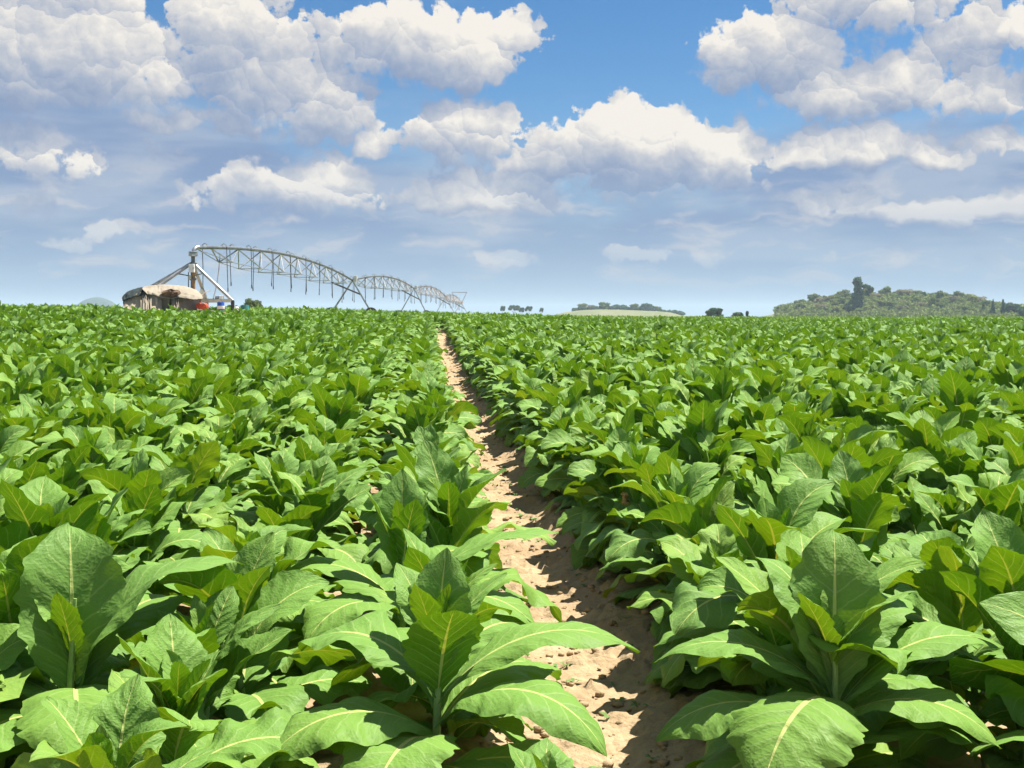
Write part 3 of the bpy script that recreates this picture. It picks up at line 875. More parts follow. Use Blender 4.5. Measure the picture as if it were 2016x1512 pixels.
def build_pivot():
    Y0 = 60.0
    root = empty('centre_pivot_irrigator', at(380, 617, Y0))
    tag(root, 'long galvanised centre pivot irrigator with arched spans and hanging hoses crossing the field', 'irrigator')
    bpy.context.view_layer.update()
    inv = root.matrix_world.inverted()

    def L(p): return inv @ Vector(p)

    def part(name, parent=root): return lambda mb, mat, smooth=True: mb.build(name, mat, parent, smooth)

    # --- pivot tower
    tower = MB()
    base = at(380, 617, Y0); top = at(380, 500, Y0)
    ap = at(379, 517, Y0)
    feet = {'a': at(250, 592, Y0 + .3), 'b': at(268, 594, Y0 - 1.6), 'c': at(458, 592, Y0 - .3), 'd': at(407, 591, Y0 + 2.0)}
    frame = MB()
    ring = [feet['a'], feet['b'], feet['c'], feet['d']]
    for i in range(4): frame.bar(L(ring[i]), L(ring[(i + 1) % 4]), .12, .17)
    fr = part('base_frame')(frame, PALE, False)
    for k, p in feet.items():
        leg = MB(); a = L(ap + (p - ap).normalized() * .12); b = L(p)
        leg.tube([a, b], .085, 10); leg.build('leg', STEEL, root, True)
        post = MB(); g = Vector((p.x, p.y, MOUND_Z - .15)); post.box(L((p + g) / 2), (.16, .16, p.z - g.z)); post.box(L(g + Vector((0, 0, .2))), (.34, .34, .06))
        post.build('post', BLACK if k == 'c' else STEEL_D, root, bevel=.01)
    br = MB()
    for k in 'abcd':
        q = ap + (feet[k] - ap) * .28; br.bar(L(q), L(Vector((base.x, base.y, q.z - .15))), .05, .05)
    br.build('brace', STEEL_D, root)
    rp = MB(); rp.tube([L(Vector((base.x, base.y, MOUND_Z - .2))), L(at(380, 536, Y0))], .115, 14); rp.build('riser_pipe', RUST, root, True)
    up = MB(); up.tube([L(at(380, 536, Y0)), L(at(380, 505, Y0))], .10, 14)
    up.lathe(L(at(380, 550, Y0)), [(.16, -.05), (.18, 0), (.18, .06), (.12, .08)], 16); up.lathe(L(at(380, 522, Y0)), [(.18, -.10), (.20, -.05), (.20, .12), (.12, .16)], 16)
    up.build('swivel_pipe', STEEL_D, root, True)
    cl = MB(); cl.lathe(L(at(380.5, 505, Y0)), [(.16, 0), (.235, .03), (.235, .15), (.21, .17), (.21, .19), (.24, .21), (.24, .25), (.14, .27)], 20); cl.build('slip_ring', STEEL, root, True)
    lb = MB(); lb.box(L(at(381, 502.5, Y0 - .25)), (.16, .012, .07)); lb.build('name_plate', WHITE, root)
    el = MB(); a = at(381, 497, Y0); b = at(381, 487.5, Y0); c = at(390, 487.2, Y0 + .9)
    pts = [a]
    for k in range(9):
        th = k / 8 * math.pi / 2
        pts.append(Vector((b.x, b.y, b.z)) + Vector((.30 * (1 - math.cos(th)) * .6, .30 * (1 - math.cos(th)), -.25 + .28 * math.sin(th))))
    el.tube([L(p) for p in pts], .105, 14); el.build('elbow', STEEL, root, True)
    bx = MB(); bx.box(L(at(377.5, 528, Y0 - .28)), (.27, .2, .42)); bx.box(L(at(377.5, 528, Y0 - .39)), (.22, .012, .36)); cb = bx.build('control_box', WHITE, root, bevel=.012)
    hd = MB(); hd.box(L(at(380.5, 528, Y0 - .405)), (.02, .03, .09)); hd.build('handle', BLACK, cb)
    sm = MB(); sm.box(L(at(374, 546, Y0 - .2)), (.13, .12, .2)); sm.build('junction_box', PALE, root, bevel=.01)
    cd = MB(); cd.tube([L(at(371, 536, Y0 - .2)), L(at(371, 560, Y0 - .2)), L(at(372, 590, Y0 - .2))], .025, 6); cd.build('conduit', HOSE, root, True)
    hs = MB(); hs.tube([L(at(433.5, 500, Y0 + 7)), L(at(431, 530, Y0 + 5)), L(at(427, 560, Y0 + 2.4)), L(at(420, 588, Y0 + .6))], .03, 7); hs.build('feed_hose', HOSE, root, True)
    mo = MB(); q = at(436, 587.5, Y0 - .3)
    mo.box(L(q), (.2, .24, .27)); mt = mo.build('motor', WHITE, root, bevel=.02)
    cv = MB(); cv.lathe(L(q + Vector((-.21, 0, -.02))), [(.11, -.1), (.13, -.08), (.13, .08), (.11, .1)], 16, Matrix.Rotation(math.pi / 2, 3, 'Y')); cv.build('motor_end', STEEL_D, mt, True)

    # --- spans and drive towers
    P = [at(386, 487.5, 60.6), at(694, 552, 112), at(815, 568, 164), at(877.5, 584, 216), at(908, 596, 262)]
    N_DROP = [18, 15, 13, 10]; CAM_B = [.85, .95, .95, .9]
    for i in range(4):
        A, B = P[i], P[i + 1]
        ax = (B - A); hor = Vector((ax.x, ax.y, 0)).normalized(); side = Vector((hor.y, -hor.x, 0))

        def on(t): return A + ax * t + Vector((0, 0, 4 * CAM_B[i] * t * (1 - t)))
        sp = empty('span', (0, 0, 0)); sp.parent = root
        pipe = MB(); pipe.tube([L(on(k / 40)) for k in range(41)], .10, 10); pipe.build('water_pipe', STEEL_D, sp, True)
        nb = 9
        def node(k, s):
            t = k / nb
            dep = 1.35 * min(1, 1.15 * math.sin(math.pi * t) ** .6)
            return on(t) + side * (.85 * s * min(1, 1.3 * math.sin(math.pi * t))) - Vector((0, 0, dep))
        tr = MB()
        for s in (-1, 1):
            tr.tube([L(on(.006) - Vector((0, 0, .1)))] + [L(node(k, s)) for k in range(1, nb)] + [L(on(.994) - Vector((0, 0, .1)))], .022, 6)
            for k in range(1, nb):
                n = node(k, s)
                for dt in (-.5, .5): tr.bar(L(n), L(on((k + dt) / nb) - Vector((0, 0, .06))), .058, .058)
        for k in range(1, nb): tr.bar(L(node(k, -1)), L(node(k, 1)), .045, .045)
        tr.build('truss', STEEL, sp)
        nd = N_DROP[i]
        for k in range(nd):
            t = (k + .75) / (nd + .3); s = 1 if k % 2 else -1
            c = on(t); r = .14
            arc = [c + side * s * (r - r * math.cos(th)) + Vector((0, 0, .05 + r * 1.2 * math.sin(th))) for th in np.linspace(0, math.pi, 7)]
            gn = MB(); gn.tube([L(c)] + [L(p) for p in arc], .026, 6); gn.build('gooseneck', STEEL, sp, True)
            e = arc[-1]; zb = e.z - (2.05 + .18 * math.sin(k * 2.1)) - (.25 if 0 < t < 1 else 0) * 4 * t * (1 - t)
            dr = MB(); dr.tube([L(e), L((e.x + .02, e.y, (e.z + zb) / 2)), L((e.x + .05 * math.sin(k), e.y, zb))], .022 + .004 * i, 6)
            dr.tube([L((e.x + .05 * math.sin(k), e.y, zb)), L((e.x + .05 * math.sin(k), e.y, zb - .22))], .035 + .004 * i, 6)
            dr.build('drop_hose', HOSE, sp, True)
        # drive tower at the far end
        tw = empty('drive_tower', (0, 0, 0)); tw.parent = root
        g = float(land(B.x, B.y))
        wh = {}
        for s, w in ((-1, 2.0), (1, 1.75)):
            f = Vector((B.x, B.y, g + .62)) + Vector((w * s, .2 * s, 0)); wh[s] = f
            for q in (-.35, .35):
                lg = MB(); lg.bar(L(B + Vector((0, q * .5, -.02))), L(f + Vector((0, q, .1))), .085, .085); lg.build('leg', STEEL, tw)
        bm = MB(); bm.bar(L(wh[-1]), L(wh[1]), .14, .2); bm.build('base_beam', PALE, tw)
        for s in (-1, 1):
            wl = MB(); m = Matrix.Rotation(math.pi / 2, 3, 'X')
            wl.lathe(L(wh[s] + Vector((0, -.25, 0))), [(.35, -.14), (.58, -.15), (.62, -.09), (.62, .09), (.58, .15), (.35, .14)], 24, m); wl.build('tyre', RUBBER, tw, True)
            rm = MB(); rm.lathe(L(wh[s] + Vector((0, -.25, 0))), [(.1, -.17), (.34, -.10), (.36, .10), (.1, .17)], 20, m); rm.build('rim', STEEL, tw, True)
        bx = MB(); bx.box(L(B + Vector((.30, -.3, .14))), (.34, .3, .55)); bx.build('control_box', WHITE, tw, bevel=.015)
        st = MB(); lgp = B + (wh[1] - B) * .42
        st.bar(L(on(.88) + side * .0 - Vector((0, 0, .75)) + Vector((-.9, 0, 0))), L(lgp), .12, .12); st.build('stabiliser', BLACK, tw)
    boom = MB(); q0, q1, q2, q3 = at(890, 575.5, 262), at(919, 575.5, 262), at(909, 596, 262), at(896, 596, 262)
    boom.bar(L(q0), L(q1), .12, .12); boom.bar(L(q1), L(q2), .12, .12); boom.bar(L(q0), L(q3), .10, .10); boom.bar(L(q3), L(q2), .14, .14)
    boom.build('end_boom', STEEL, root)


build_pivot()
# ------------------------------------------------------------------ shelter and the things round the pivot
def cloth_material(name, c1, c2, c3):
    m, t = material(name)
    p = t.node('ShaderNodeTexCoord').outputs['Object']
    c = t.mix(t.mapr(t.noise(p, 1.3, 5, .65), .35, .65), (*c1, 1), (*c2, 1))
    c = t.mix(t.mapr(t.noise(t.vmath('MULTIPLY', p, (1.6, 1.6, 1.1)), 1.0, 5, .6), .52, .66, 0, .55), c, (*c3, 1))
    h = t.math('ADD', t.noise(t.vmath('MULTIPLY', p, (1.8, 1.8, .7)), 1.0, 3, .5), t.math('MULTIPLY', t.noise(p, 60, 2), .1))
    b = principled(t, c, .9, bump(t, h, .7, .06), 0, .15)
    finish(t, b.outputs[0]); return m


CANVAS = cloth_material('faded_canvas', (.31, .27, .21), (.26, .225, .175), (.21, .18, .14))
CANVAS_W = cloth_material('wall_canvas', (.42, .36, .265), (.36, .305, .225), (.46, .39, .29))
TARP = cloth_material('dark_tarp', (.018, .028, .028), (.03, .042, .042), (.05, .06, .055))
GREY = cloth_material('grey_canvas', (.34, .33, .28), (.27, .26, .22), (.38, .36, .30))
SACK = cloth_material('brown_sack', (.13, .08, .05), (.19, .12, .08), (.07, .05, .035))
RED = worn('orange_red_plastic', (.62, .085, .03), (.50, .07, .03), .45, 0, 6.0)
BLUE = worn('blue_plastic', (.02, .09, .42), (.03, .12, .48), .4, 0, 5.0)
TEAL = worn('teal_plastic', (.03, .18, .17), (.05, .22, .20), .45, 0, 5.0)


def resample(a, n):
    x = np.linspace(0, 1, len(a)); return np.interp(np.linspace(0, 1, n), x, a)


def drape(cols, edge_rows, n=40, m=14, amp=.05, seed=0, freq=3.0):
    """Cloth through rows of (px list shared, py list, distance): returns a grid of world points with creases."""
    px = resample(cols, n)
    K = []
    for py, Y in edge_rows:
        yy = resample(py, n)
        Yv = resample(Y, n) if isinstance(Y, (list, tuple)) else np.full(n, Y)
        K.append([at(px[i], yy[i], Yv[i]) for i in range(n)])
    rows = []
    for j in range(m):
        s = j / (m - 1) * (len(K) - 1); a = min(int(s), len(K) - 2); f = s - a
        row = []
        for i in range(n):
            p = K[a][i].lerp(K[a + 1][i], f)
            w = vnoise(np.array(i * freq / 10), np.array(j * .35 + seed), seed) - .5
            w2 = vnoise(np.array(i * freq / 4), np.array(j * .2 + seed), seed + 3) - .5
            row.append(p + Vector((0, -1, .35)) * float(w * amp * 2 + w2 * amp))
        rows.append(row)
    return rows


def build_tent():
    base = at(320, 612, 58.2); base.z = MOUND_Z
    root = empty('tent', base)
    tag(root, 'low patched canvas tent with sagging beige roof and dark tarp corner', 'tent')
    bpy.context.view_layer.update(); inv = root.matrix_world.inverted()

    def sheet(name, mat, rows, solid=.012, parent=root):
        mb = MB(); mb.sheet([[inv @ p for p in r] for r in rows]); return mb.build(name, mat, parent, True, solid=solid)
    g = 617
    wall = sheet('wall', CANVAS_W, drape([243, 255, 275, 295, 312, 318], [([590, 584, 577, 575, 579, 583], [57.1, 57.05, 57.05, 57.1, 57.1, 57.2]), ([602] * 6, 56.72), ([g] * 6, 56.3)], 44, 12, .05, 1, 4))
    sheet('side_wall', GREY, drape([351, 362, 375, 397], [([586, 587, 588, 589], [57.3, 57.5, 57.9, 58.7]), ([g] * 4, [56.9, 57.1, 57.5, 58.3])], 30, 10, .04, 2, 3))
    sheet('back_wall', GREY, drape([397, 350, 300, 248], [([588, 584, 582, 588], [58.6, 60.2, 60.3, 59.2]), ([g] * 4, [58.6, 60.2, 60.3, 59.2])], 30, 8, .04, 5, 3))
    sheet('end_wall', CANVAS_W, drape([243, 248], [([590, 588], [57.1, 59.2]), ([g, g], [56.3, 59.2])], 12, 8, .03, 6, 3))
    sheet('curtain', CANVAS, drape([277, 283, 290, 299], [([583, 580, 581, 586], 56.95), ([g] * 4, 56.15)], 26, 10, .09, 7, 9))
    sheet('doorway', GREY, drape([312, 322, 334], [([582, 584, 585], 57.25), ([g] * 3, 57.3)], 14, 8, .03, 8, 3))
    sheet('door_flap', CANVAS, drape([337, 345, 352], [([585, 585, 586], 57.0), ([602, 601, 600], 56.7), ([616, 614, 606], 56.4)], 22, 10, .07, 9, 7))
    roof = sheet('roof', CANVAS, drape([281, 290, 305, 320, 340, 355, 375, 390, 399],
                 [([570, 579, 581, 587, 588, 586, 589, 590, 588], 56.85), ([568, 573, 574, 577, 577, 576, 580, 584, 586], 57.2), ([566, 563, 561.5, 561, 561, 562, 566, 573, 583], 58.3), ([577, 574, 572, 571, 571, 572, 576, 581, 587], 60.4)], 60, 22, .055, 3, 3))
    sheet('torn_corner', CANVAS, drape([388, 396, 404, 414], [([585, 581, 574, 571], [58.4, 58.2, 58.1, 58.2]), ([589, 587, 578, 571.8], [58.0, 57.9, 57.9, 58.2])], 14, 6, .03, 4, 4), parent=roof)
    sheet('tarp', TARP, drape([241, 247, 257, 270, 281, 292], [([592, 590, 587, 583, 581, 584], 56.85), ([588, 580, 576, 572, 569, 576], 57.3), ([586, 576, 572, 567, 565, 566], 58.4), ([592, 586, 582, 580, 577, 576], 59.6)], 36, 18, .05, 11, 3))
    for px, Y in ((246, 57.1), (300, 58.4), (360, 58.4), (395, 58.5)):
        p = at(px, 575 if 290 < px < 370 else 592, Y); b = Vector((p.x, p.y, MOUND_Z - .1))
        m = MB(); m.tube([inv @ b, inv @ p], .04, 7); m.build('tent_pole', RUST, root, True)
    # a brown sack thrown on the roof
    mb = MB()
    rows = []
    c0 = at(337, 578.5, 56.95)
    for j in range(11):
        th = math.pi * j / 10
        row = []
        for i in range(21):
            a = 2 * math.pi * i / 20
            k = .55 + .9 * float(vnoise(np.array(math.cos(a) * 2.6 + 5), np.array(math.sin(a) * 2.6 + j * .8), 4))
            row.append(Vector((.45 * math.sin(th) * math.cos(a) * k, .22 * math.sin(th) * math.sin(a) * k, (.13 * math.cos(th) + .05 * math.sin(a * 3)) * k)))
        rows.append(row)
    mb.sheet(rows)
    o = mb.build('sack', SACK, None, True, loc=c0 + Vector((0, -.02, .03))); tag(o, 'dark brown crumpled sack lying on the beige tent roof', 'sack')
    # grey sheet of metal leaning behind the tent
    m = MB(); a, b, c, d = at(388, 588, 59.4), at(403, 588, 59.5), at(401, 567, 59.7), at(396, 565, 59.7)
    m.add([a, b, c, d], [(0, 1, 2, 3)]); o = m.build('metal_sheet', GREY, None, solid=.02); tag(o, 'bent grey sheet propped up behind the torn end of the tent roof', 'metal sheet')
    m = MB(); bl = at(396, 617, 59.5)
    # drums
    def drum(name, mat, loc, r, h, label, group, m3=None, band=None, capmat=None):
        e = empty(name, loc); tag(e, label, 'drum', group)
        q = m3 or Matrix.Identity(3)
        b = MB(); b.lathe((0, 0, 0), [(r * .93, 0), (r, .02 * h), (r, .30 * h), (r * 1.035, .32 * h), (r * 1.035, .35 * h), (r, .37 * h), (r, .63 * h), (r * 1.035, .65 * h), (r * 1.035, .68 * h), (r, .70 * h), (r, .96 * h), (r * .95, h), (r * .90, .985 * h)], 24, q)
        b.build('drum_body', mat, e, True)
        for dx in (-.5, .45):
            k = MB(); k.lathe(q @ Vector((r * dx, 0, h * .985)), [(r * .16, 0), (r * .16, .03), (r * .12, .04)], 12, q); k.build('bung', capmat or mat, e, True)
        if band:
            w = MB(); w.lathe((0, 0, 0), [(r * 1.04, band[0] * h), (r * 1.045, band[0] * h + .005), (r * 1.045, band[1] * h), (r * 1.04, band[1] * h + .005)], 24, q); w.build('label_band', WHITE, e, True)
        return e
    # face outward toward the camera: lying drums on a rack
    lie = Matrix.Rotation(math.pi / 2, 3, 'X')
    lie2 = Matrix.Rotation(math.pi / 2, 3, 'X')
    c1, c2 = at(404.5, 603.3, 57.5), at(394.5, 602.5, 57.9)
    rk = empty('drum_rack', (c1.x - .1, 57.8, MOUND_Z)); tag(rk, 'low grey timber rack holding the two orange red drums, mostly hidden by crop', 'rack')
    for dx in (-.28, .28):
        k = MB(); k.box((dx, 0, (c1.z - .19 - MOUND_Z) / 2 - .05), (.06, .7, c1.z - .19 - MOUND_Z + .1)); k.build('rack_side', PALE, rk)
    k = MB(); k.box((0, 0, c1.z - .19 - MOUND_Z - .0), (.62, .76, .03)); k.build('rack_top', PALE, rk)
    drum('drum', RED, c1 + Vector((0, .0, 0)), .165, .5, 'orange red drum lying with its round end toward the camera, the front one of two', 'orange red drums', lie)
    drum('drum', RED, c2 + Vector((0, .2, .0)), .155, .5, 'paler red drum lying half hidden between the tent and front orange drum', 'orange red drums', lie2)
    b0 = at(435, 617, 57.5); b0.z = MOUND_Z
    drum('drum', BLUE, b0, .175, at(435, 595, 57.5).z - MOUND_Z, 'upright blue drum with a white band standing under the pivot base beam', 'drums by the pivot', band=(.38, .66))
    t0 = at(482, 617, 60.5); t0.z = MOUND_Z - .3
    drum('drum', TEAL, t0, .22, at(482, 601, 60.5).z - t0.z, 'teal drum showing above the crop beyond the white can', 'drums by the pivot')
    j0 = at(466, 617, 57.6); j0.z = MOUND_Z; hj = at(466, 603, 57.6).z - MOUND_Z
    e = empty('can', j0); tag(e, 'white plastic can standing by the black post of the pivot frame', 'can')
    k = MB(); k.lathe((0, 0, 0), [(.10, 0), (.115, .03), (.115, hj * .78), (.09, hj * .92), (.05, hj * .97)], 18); k.build('can_body', WHITE, e, True)
    k = MB(); k.lathe((0, 0, hj * .965), [(.05, 0), (.05, .05), (.04, .06)], 14); k.build('cap', BLACK, e, True)
    k = MB(); k.tube([(-.06, 0, hj * .9), (-.07, 0, hj * 1.04), (.0, 0, hj * 1.08), (.07, 0, hj * 1.04), (.06, 0, hj * .9)], .012, 6); k.build('handle', WHITE, e, True)


build_tent()
# ------------------------------------------------------------------ far hills and trees
def far_leaf_material(name, stops):
    m, t = material(name)
    n = t.node('ShaderNodeObjectInfo').outputs['Random']
    p = t.node('ShaderNodeNewGeometry').outputs['Position']
    c = t.ramp(t.math('ADD', t.math('MULTIPLY', t.attr('tint'), .65), t.math('MULTIPLY', n, .35)), stops)
    c = t.mix(t.mapr(t.noise(p, .35, 3), .4, .65, 0, .45), c, (.13, .125, .06, 1))
    b = principled(t, c, .75, None, 0, .2)
    tr = t.node('ShaderNodeBsdfTranslucent'); t.l.new(c, tr.inputs[0])
    mx = t.node('ShaderNodeMixShader'); mx.inputs[0].default_value = .32
    t.l.new(b.outputs[0], mx.inputs[1]); t.l.new(tr.outputs[0], mx.inputs[2]); finish(t, mx.outputs[0]); return m


OLIVE = far_leaf_material('olive_foliage', [(0, (.11, .165, .035)), (.5, (.175, .24, .055)), (1, (.26, .30, .085))])
DARKF = far_leaf_material('dark_foliage', [(0, (.035, .105, .050)), (.5, (.065, .150, .068)), (1, (.11, .20, .09))])
TALLF = far_leaf_material('tall_tree_foliage', [(0, (.055, .13, .06)), (.5, (.095, .19, .09)), (1, (.15, .25, .12))])
YELLOW = far_leaf_material('yellow_green_foliage', [(0, (.19, .245, .05)), (.5, (.26, .30, .065)), (1, (.33, .34, .10))])
GREYF = far_leaf_material('grey_brown_foliage', [(0, (.19, .185, .10)), (.5, (.27, .25, .145)), (1, (.36, .31, .20))])
BARK = worn('bark', (.12, .09, .065), (.20, .16, .12), .9, 0, 3.0)
DRYGRASS = worn('dry_grass_slope', (.18, .18, .09), (.13, .155, .06), .95, 0, .05)
SCRUB = worn('scrub_slope', (.14, .17, .06), (.20, .19, .09), .95, 0, .08)
HAZEHILL = worn('far_hill', (.05, .08, .08), (.07, .10, .09), .95, 0, .01)  # bluish haze tint put into the hill's base colour


def clump_mesh(name, blobs, n, size, mat, seed):
    """Leaf clumps spread through the crown: blobs = (centre, radii); leaf-sized quads, denser toward each blob's skin."""
    r = np.random.default_rng(seed)
    wts = np.array([b[1][0] * b[1][1] + b[1][0] * b[1][2] for b in blobs]); wts = wts / wts.sum()
    ids = r.choice(len(blobs), n, p=wts)
    c = np.array([b[0] for b in blobs], float)[ids]; rad = np.array([b[1] for b in blobs], float)[ids]
    d = r.normal(size=(n, 3)); d /= np.linalg.norm(d, axis=1, keepdims=True)
    rr = .55 + .5 * r.random(n) ** .6
    P = c + d * rad * rr[:, None]
    nrm = d + .8 * r.normal(size=(n, 3)); nrm /= np.linalg.norm(nrm, axis=1, keepdims=True)
    a = np.cross(nrm, r.normal(size=(n, 3))); a /= np.linalg.norm(a, axis=1, keepdims=True)
    b = np.cross(nrm, a)
    s = size * (.55 + .9 * r.random(n))[:, None]
    bend = nrm * s * .35
    V = np.stack([P - a * s - b * s * .7 - bend, P + a * s * .9 - b * s * .6, P + a * s + b * s * .7 - bend, P - a * s * .8 + b * s * .8], 1).reshape(-1, 3)
    f = np.arange(4 * n).reshape(-1, 4)
    tint = np.repeat(np.clip(r.normal(.5, .14, n) + .25 * r.normal(size=len(blobs))[ids], 0, 1), 4)
    return np_mesh(name, V, f, mat, None, {'tint': tint})


def crown_blobs(seed, w, h, low=.25, k=11, flat=1.0):
    r = np.random.default_rng(seed); out = []
    for i in range(k):
        a = r.uniform(0, 6.28); q = r.random() ** .5 * .62 * w / 2
        z = h * (low + (1 - low) * (.28 + .62 * r.random() * (1 - .5 * (q / (w / 2)) ** 2)))
        s = w * r.uniform(.15, .26)
        out.append(((q * math.cos(a), q * math.sin(a), z), (s, s, s * .75 * flat)))
    return out


def trunk_mb(seed, h, w, lean=0.):
    r = np.random.default_rng(seed); m = MB()
    m.tube([(0, 0, -.6), (lean * .3, 0, h * .25), (lean, .1, h * .55), (lean * 1.2, 0, h * .8)], [.045 * h * .6, .035 * h * .6, .022 * h * .6, .006 * h], 7)
    for k in range(5):
        a = r.uniform(0, 6.28); z = h * r.uniform(.25, .55)
        m.tube([(lean * z / h, 0, z), (math.cos(a) * w * .18, math.sin(a) * w * .18, z + h * .14), (math.cos(a) * w * .34, math.sin(a) * w * .34, z + h * .26)], [.014 * h, .009 * h, .003 * h], 5)
    return m


class TreeKind:
    """Master meshes of one kind of tree; plant() places a thing with a trunk and a crown."""
    def __init__(self, mat, seed, blobs, n, size, h, w, lean=0.):
        self.cr = clump_mesh('crown', blobs, n, size, mat, seed)
        t = trunk_mb(seed, h, w, lean); me = bpy.data.meshes.new('trunk'); me.from_pydata([tuple(v) for v in t.v], [], t.f); me.update(); me.materials.append(BARK); self.tr = me
        self.h = h

    def plant(self, name, x, y, z, h, rz, label, group, wide=1.0):
        e = empty(name, (x, y, z), rz); s = h / self.h; e.scale = (s * wide, s * wide, s)
        link_mesh('trunk', self.tr, e); link_mesh('crown', self.cr, e)
        tag(e, label, 'tree', group); return e


HILL_PX = [1515, 1535, 1560, 1620, 1660, 1735, 1790, 1850, 1900, 1960, 2010, 2070, 2140]
HILL_PY = [628, 616, 609, 602, 597, 590, 588, 593, 601, 609, 613, 622, 632]
HILL_Y = 600.0


def hill_z(x, y):
    px = 1008 + F * np.asarray(x, float) / HILL_Y
    zt = np.interp(px, HILL_PX, HILL_PY); zt = CAM_H + (612 - zt) / F * HILL_Y
    g = land(x, y)
    k = np.exp(-((np.asarray(y, float) - HILL_Y) / 62.0) ** 2)
    return g + np.maximum(zt - g, 0) * k


def build_hills():
    xs = np.linspace(100, 330, 90); ys = np.linspace(420, 800, 70)
    v, f = grid_mesh(xs, ys, lambda X, Y: hill_z(X, Y) + 1.2 * (vnoise(X * .12, Y * .12, 3) - .5) - .3)
    tag(link_mesh('hill', np_mesh('hill', v, f, SCRUB)), 'low scrubby rise', kind='structure')
    # undergrowth that covers it, a mass
    r = np.random.default_rng(21); n = 15000
    x = r.uniform(118, 292, n); y = r.uniform(490, 640, n); z = hill_z(x, y)
    keep = (z - land(x, y) > .8) & (1008 + F * x / y > 1527); x, y, z = x[keep], y[keep], z[keep]
    blobs = [((x[i], y[i], z[i] + r.uniform(.5, 2.4)), (2.1, 2.1, 1.5)) for i in range(0, len(x), 6)]
    me = clump_mesh('undergrowth', blobs, 52000, .46, OLIVE, 22)
    tag(link_mesh('undergrowth', me), 'thick low scrub covering the wooded hill', 'undergrowth', kind='stuff')
    kinds = {
        'olive': [TreeKind(OLIVE, 31 + i, crown_blobs(31 + i, 7.5, 7, .2, 12), 1500, .30, 7, 7.5) for i in range(3)],
        'dark': [TreeKind(DARKF, 41 + i, crown_blobs(41 + i, 6, 7, .15, 11), 1400, .30, 7, 6) for i in range(2)],
        'yellow': [TreeKind(YELLOW, 51 + i, crown_blobs(51 + i, 7, 6, .1, 11), 1400, .30, 6, 7) for i in range(2)],
        'grey': [TreeKind(GREYF, 61 + i, crown_blobs(61 + i, 7, 6.5, .15, 12), 950, .28, 6.5, 7) for i in range(2)],
    }
    lab = {'olive': 'olive green round-crowned tree in the wood on the hill', 'dark': 'small dark green tree among paler trees on the wooded hill',
           'yellow': 'yellow-green spreading tree on the face of the wooded hill', 'grey': 'thin grey-brown half-bare tree on the wooded hill'}
    nm = {'olive': 'round_tree', 'dark': 'dark_tree', 'yellow': 'spreading_tree', 'grey': 'bare_tree'}
    spots = []
    for row, (Y, n) in enumerate(((606, 22), (582, 19), (560, 17), (540, 15))):
        for i in range(n):
            px = 1528 + (1975 - 1528) * (i + .5 + r.uniform(-.35, .35)) / n
            spots.append((px, Y + r.uniform(-8, 8), row))
    for px, Y, row in spots:
        x = (px - 1008) / F * Y
        z = float(hill_z(x, Y))
        if z - float(land(x, Y)) < .4: continue
        u = r.random()
        k = 'olive' if u < .5 else 'grey' if u < .68 else 'yellow' if u < .86 else 'dark'
        h = r.uniform(4.2, 7.2) if row == 0 else r.uniform(3.4, 5.6)
        edge = min(1, (px - 1500) / 90, (2010 - px) / 80); h *= .55 + .45 * max(edge, 0)
        kinds[k][int(r.integers(len(kinds[k])))].plant(nm[k], x, Y, z - .3, h, r.uniform(0, 6.28), lab[k], f'{k} trees of the wooded hill', r.uniform(1.0, 1.35))
    # the tall tree that stands over the wood
    B = [((0, 0, 18.0), (1.6, 1.5, 1.3)), ((.5, 0, 16.4), (1.8, 1.6, 1.5)), ((-.9, .2, 16.8), (1.1, 1.1, 1.0)), ((.1, 0, 14.2), (1.5, 1.5, 1.6)), ((.9, 0, 12.6), (1.5, 1.4, 1.2)), ((-1.0, 0, 11.4), (1.7, 1.6, 1.4)),
         ((.6, 0, 10.4), (2.2, 2.0, 1.5)), ((-1.6, 0, 9.2), (1.6, 1.6, 1.2)), ((.3, 0, 8.0), (2.3, 2.1, 1.7)), ((-.5, 0, 5.6), (2.6, 2.4, 1.9)), ((1.2, 0, 4.2), (2.2, 2.1, 1.6)), ((-1.3, 0, 3.0), (2.2, 2.1, 1.5)), ((.2, 0, 1.8), (2.9, 2.6, 1.3)),
         ((3.1, 0, 15.4), (1.6, 1.2, .7)), ((4.8, 0, 15.0), (1.3, 1.1, .7)), ((5.6, 0, 13.4), (1.3, 1.1, .9)), ((4.2, 0, 12.6), (1.1, 1.0, .8)), ((6.2, 0, 14.4), (.8, .8, .6))]
    e = empty('tall_tree', (at(1687, 612, 545).x, 545, float(land(178, 545)) + .2)); tag(e, 'tall dark ragged tree with one limb reaching out, standing over the wooded hill', 'tree')
    zb = e.location.z; top = at(1687, 545, 545).z; s = (top - zb) / 19.3; e.scale = (s, s, s)
    link_mesh('crown', clump_mesh('crown', B, 3600, .34, TALLF, 77), e)
    m = MB(); m.tube([(0, 0, -.5), (.1, 0, 5), (-.1, 0, 10), (.2, 0, 14), (.1, 0, 18)], [.42, .34, .26, .18, .05], 8)
    m.tube([(.1, 0, 12.0), (1.8, 0, 13.6), (3.6, 0, 14.8), (5.4, 0, 14.6)], [.17, .13, .09, .03], 6); m.tube([(3.0, 0, 14.3), (4.4, 0, 13.2), (5.5, 0, 13.2)], [.09, .06, .02], 6)
    m.build('trunk', BARK, e, True)
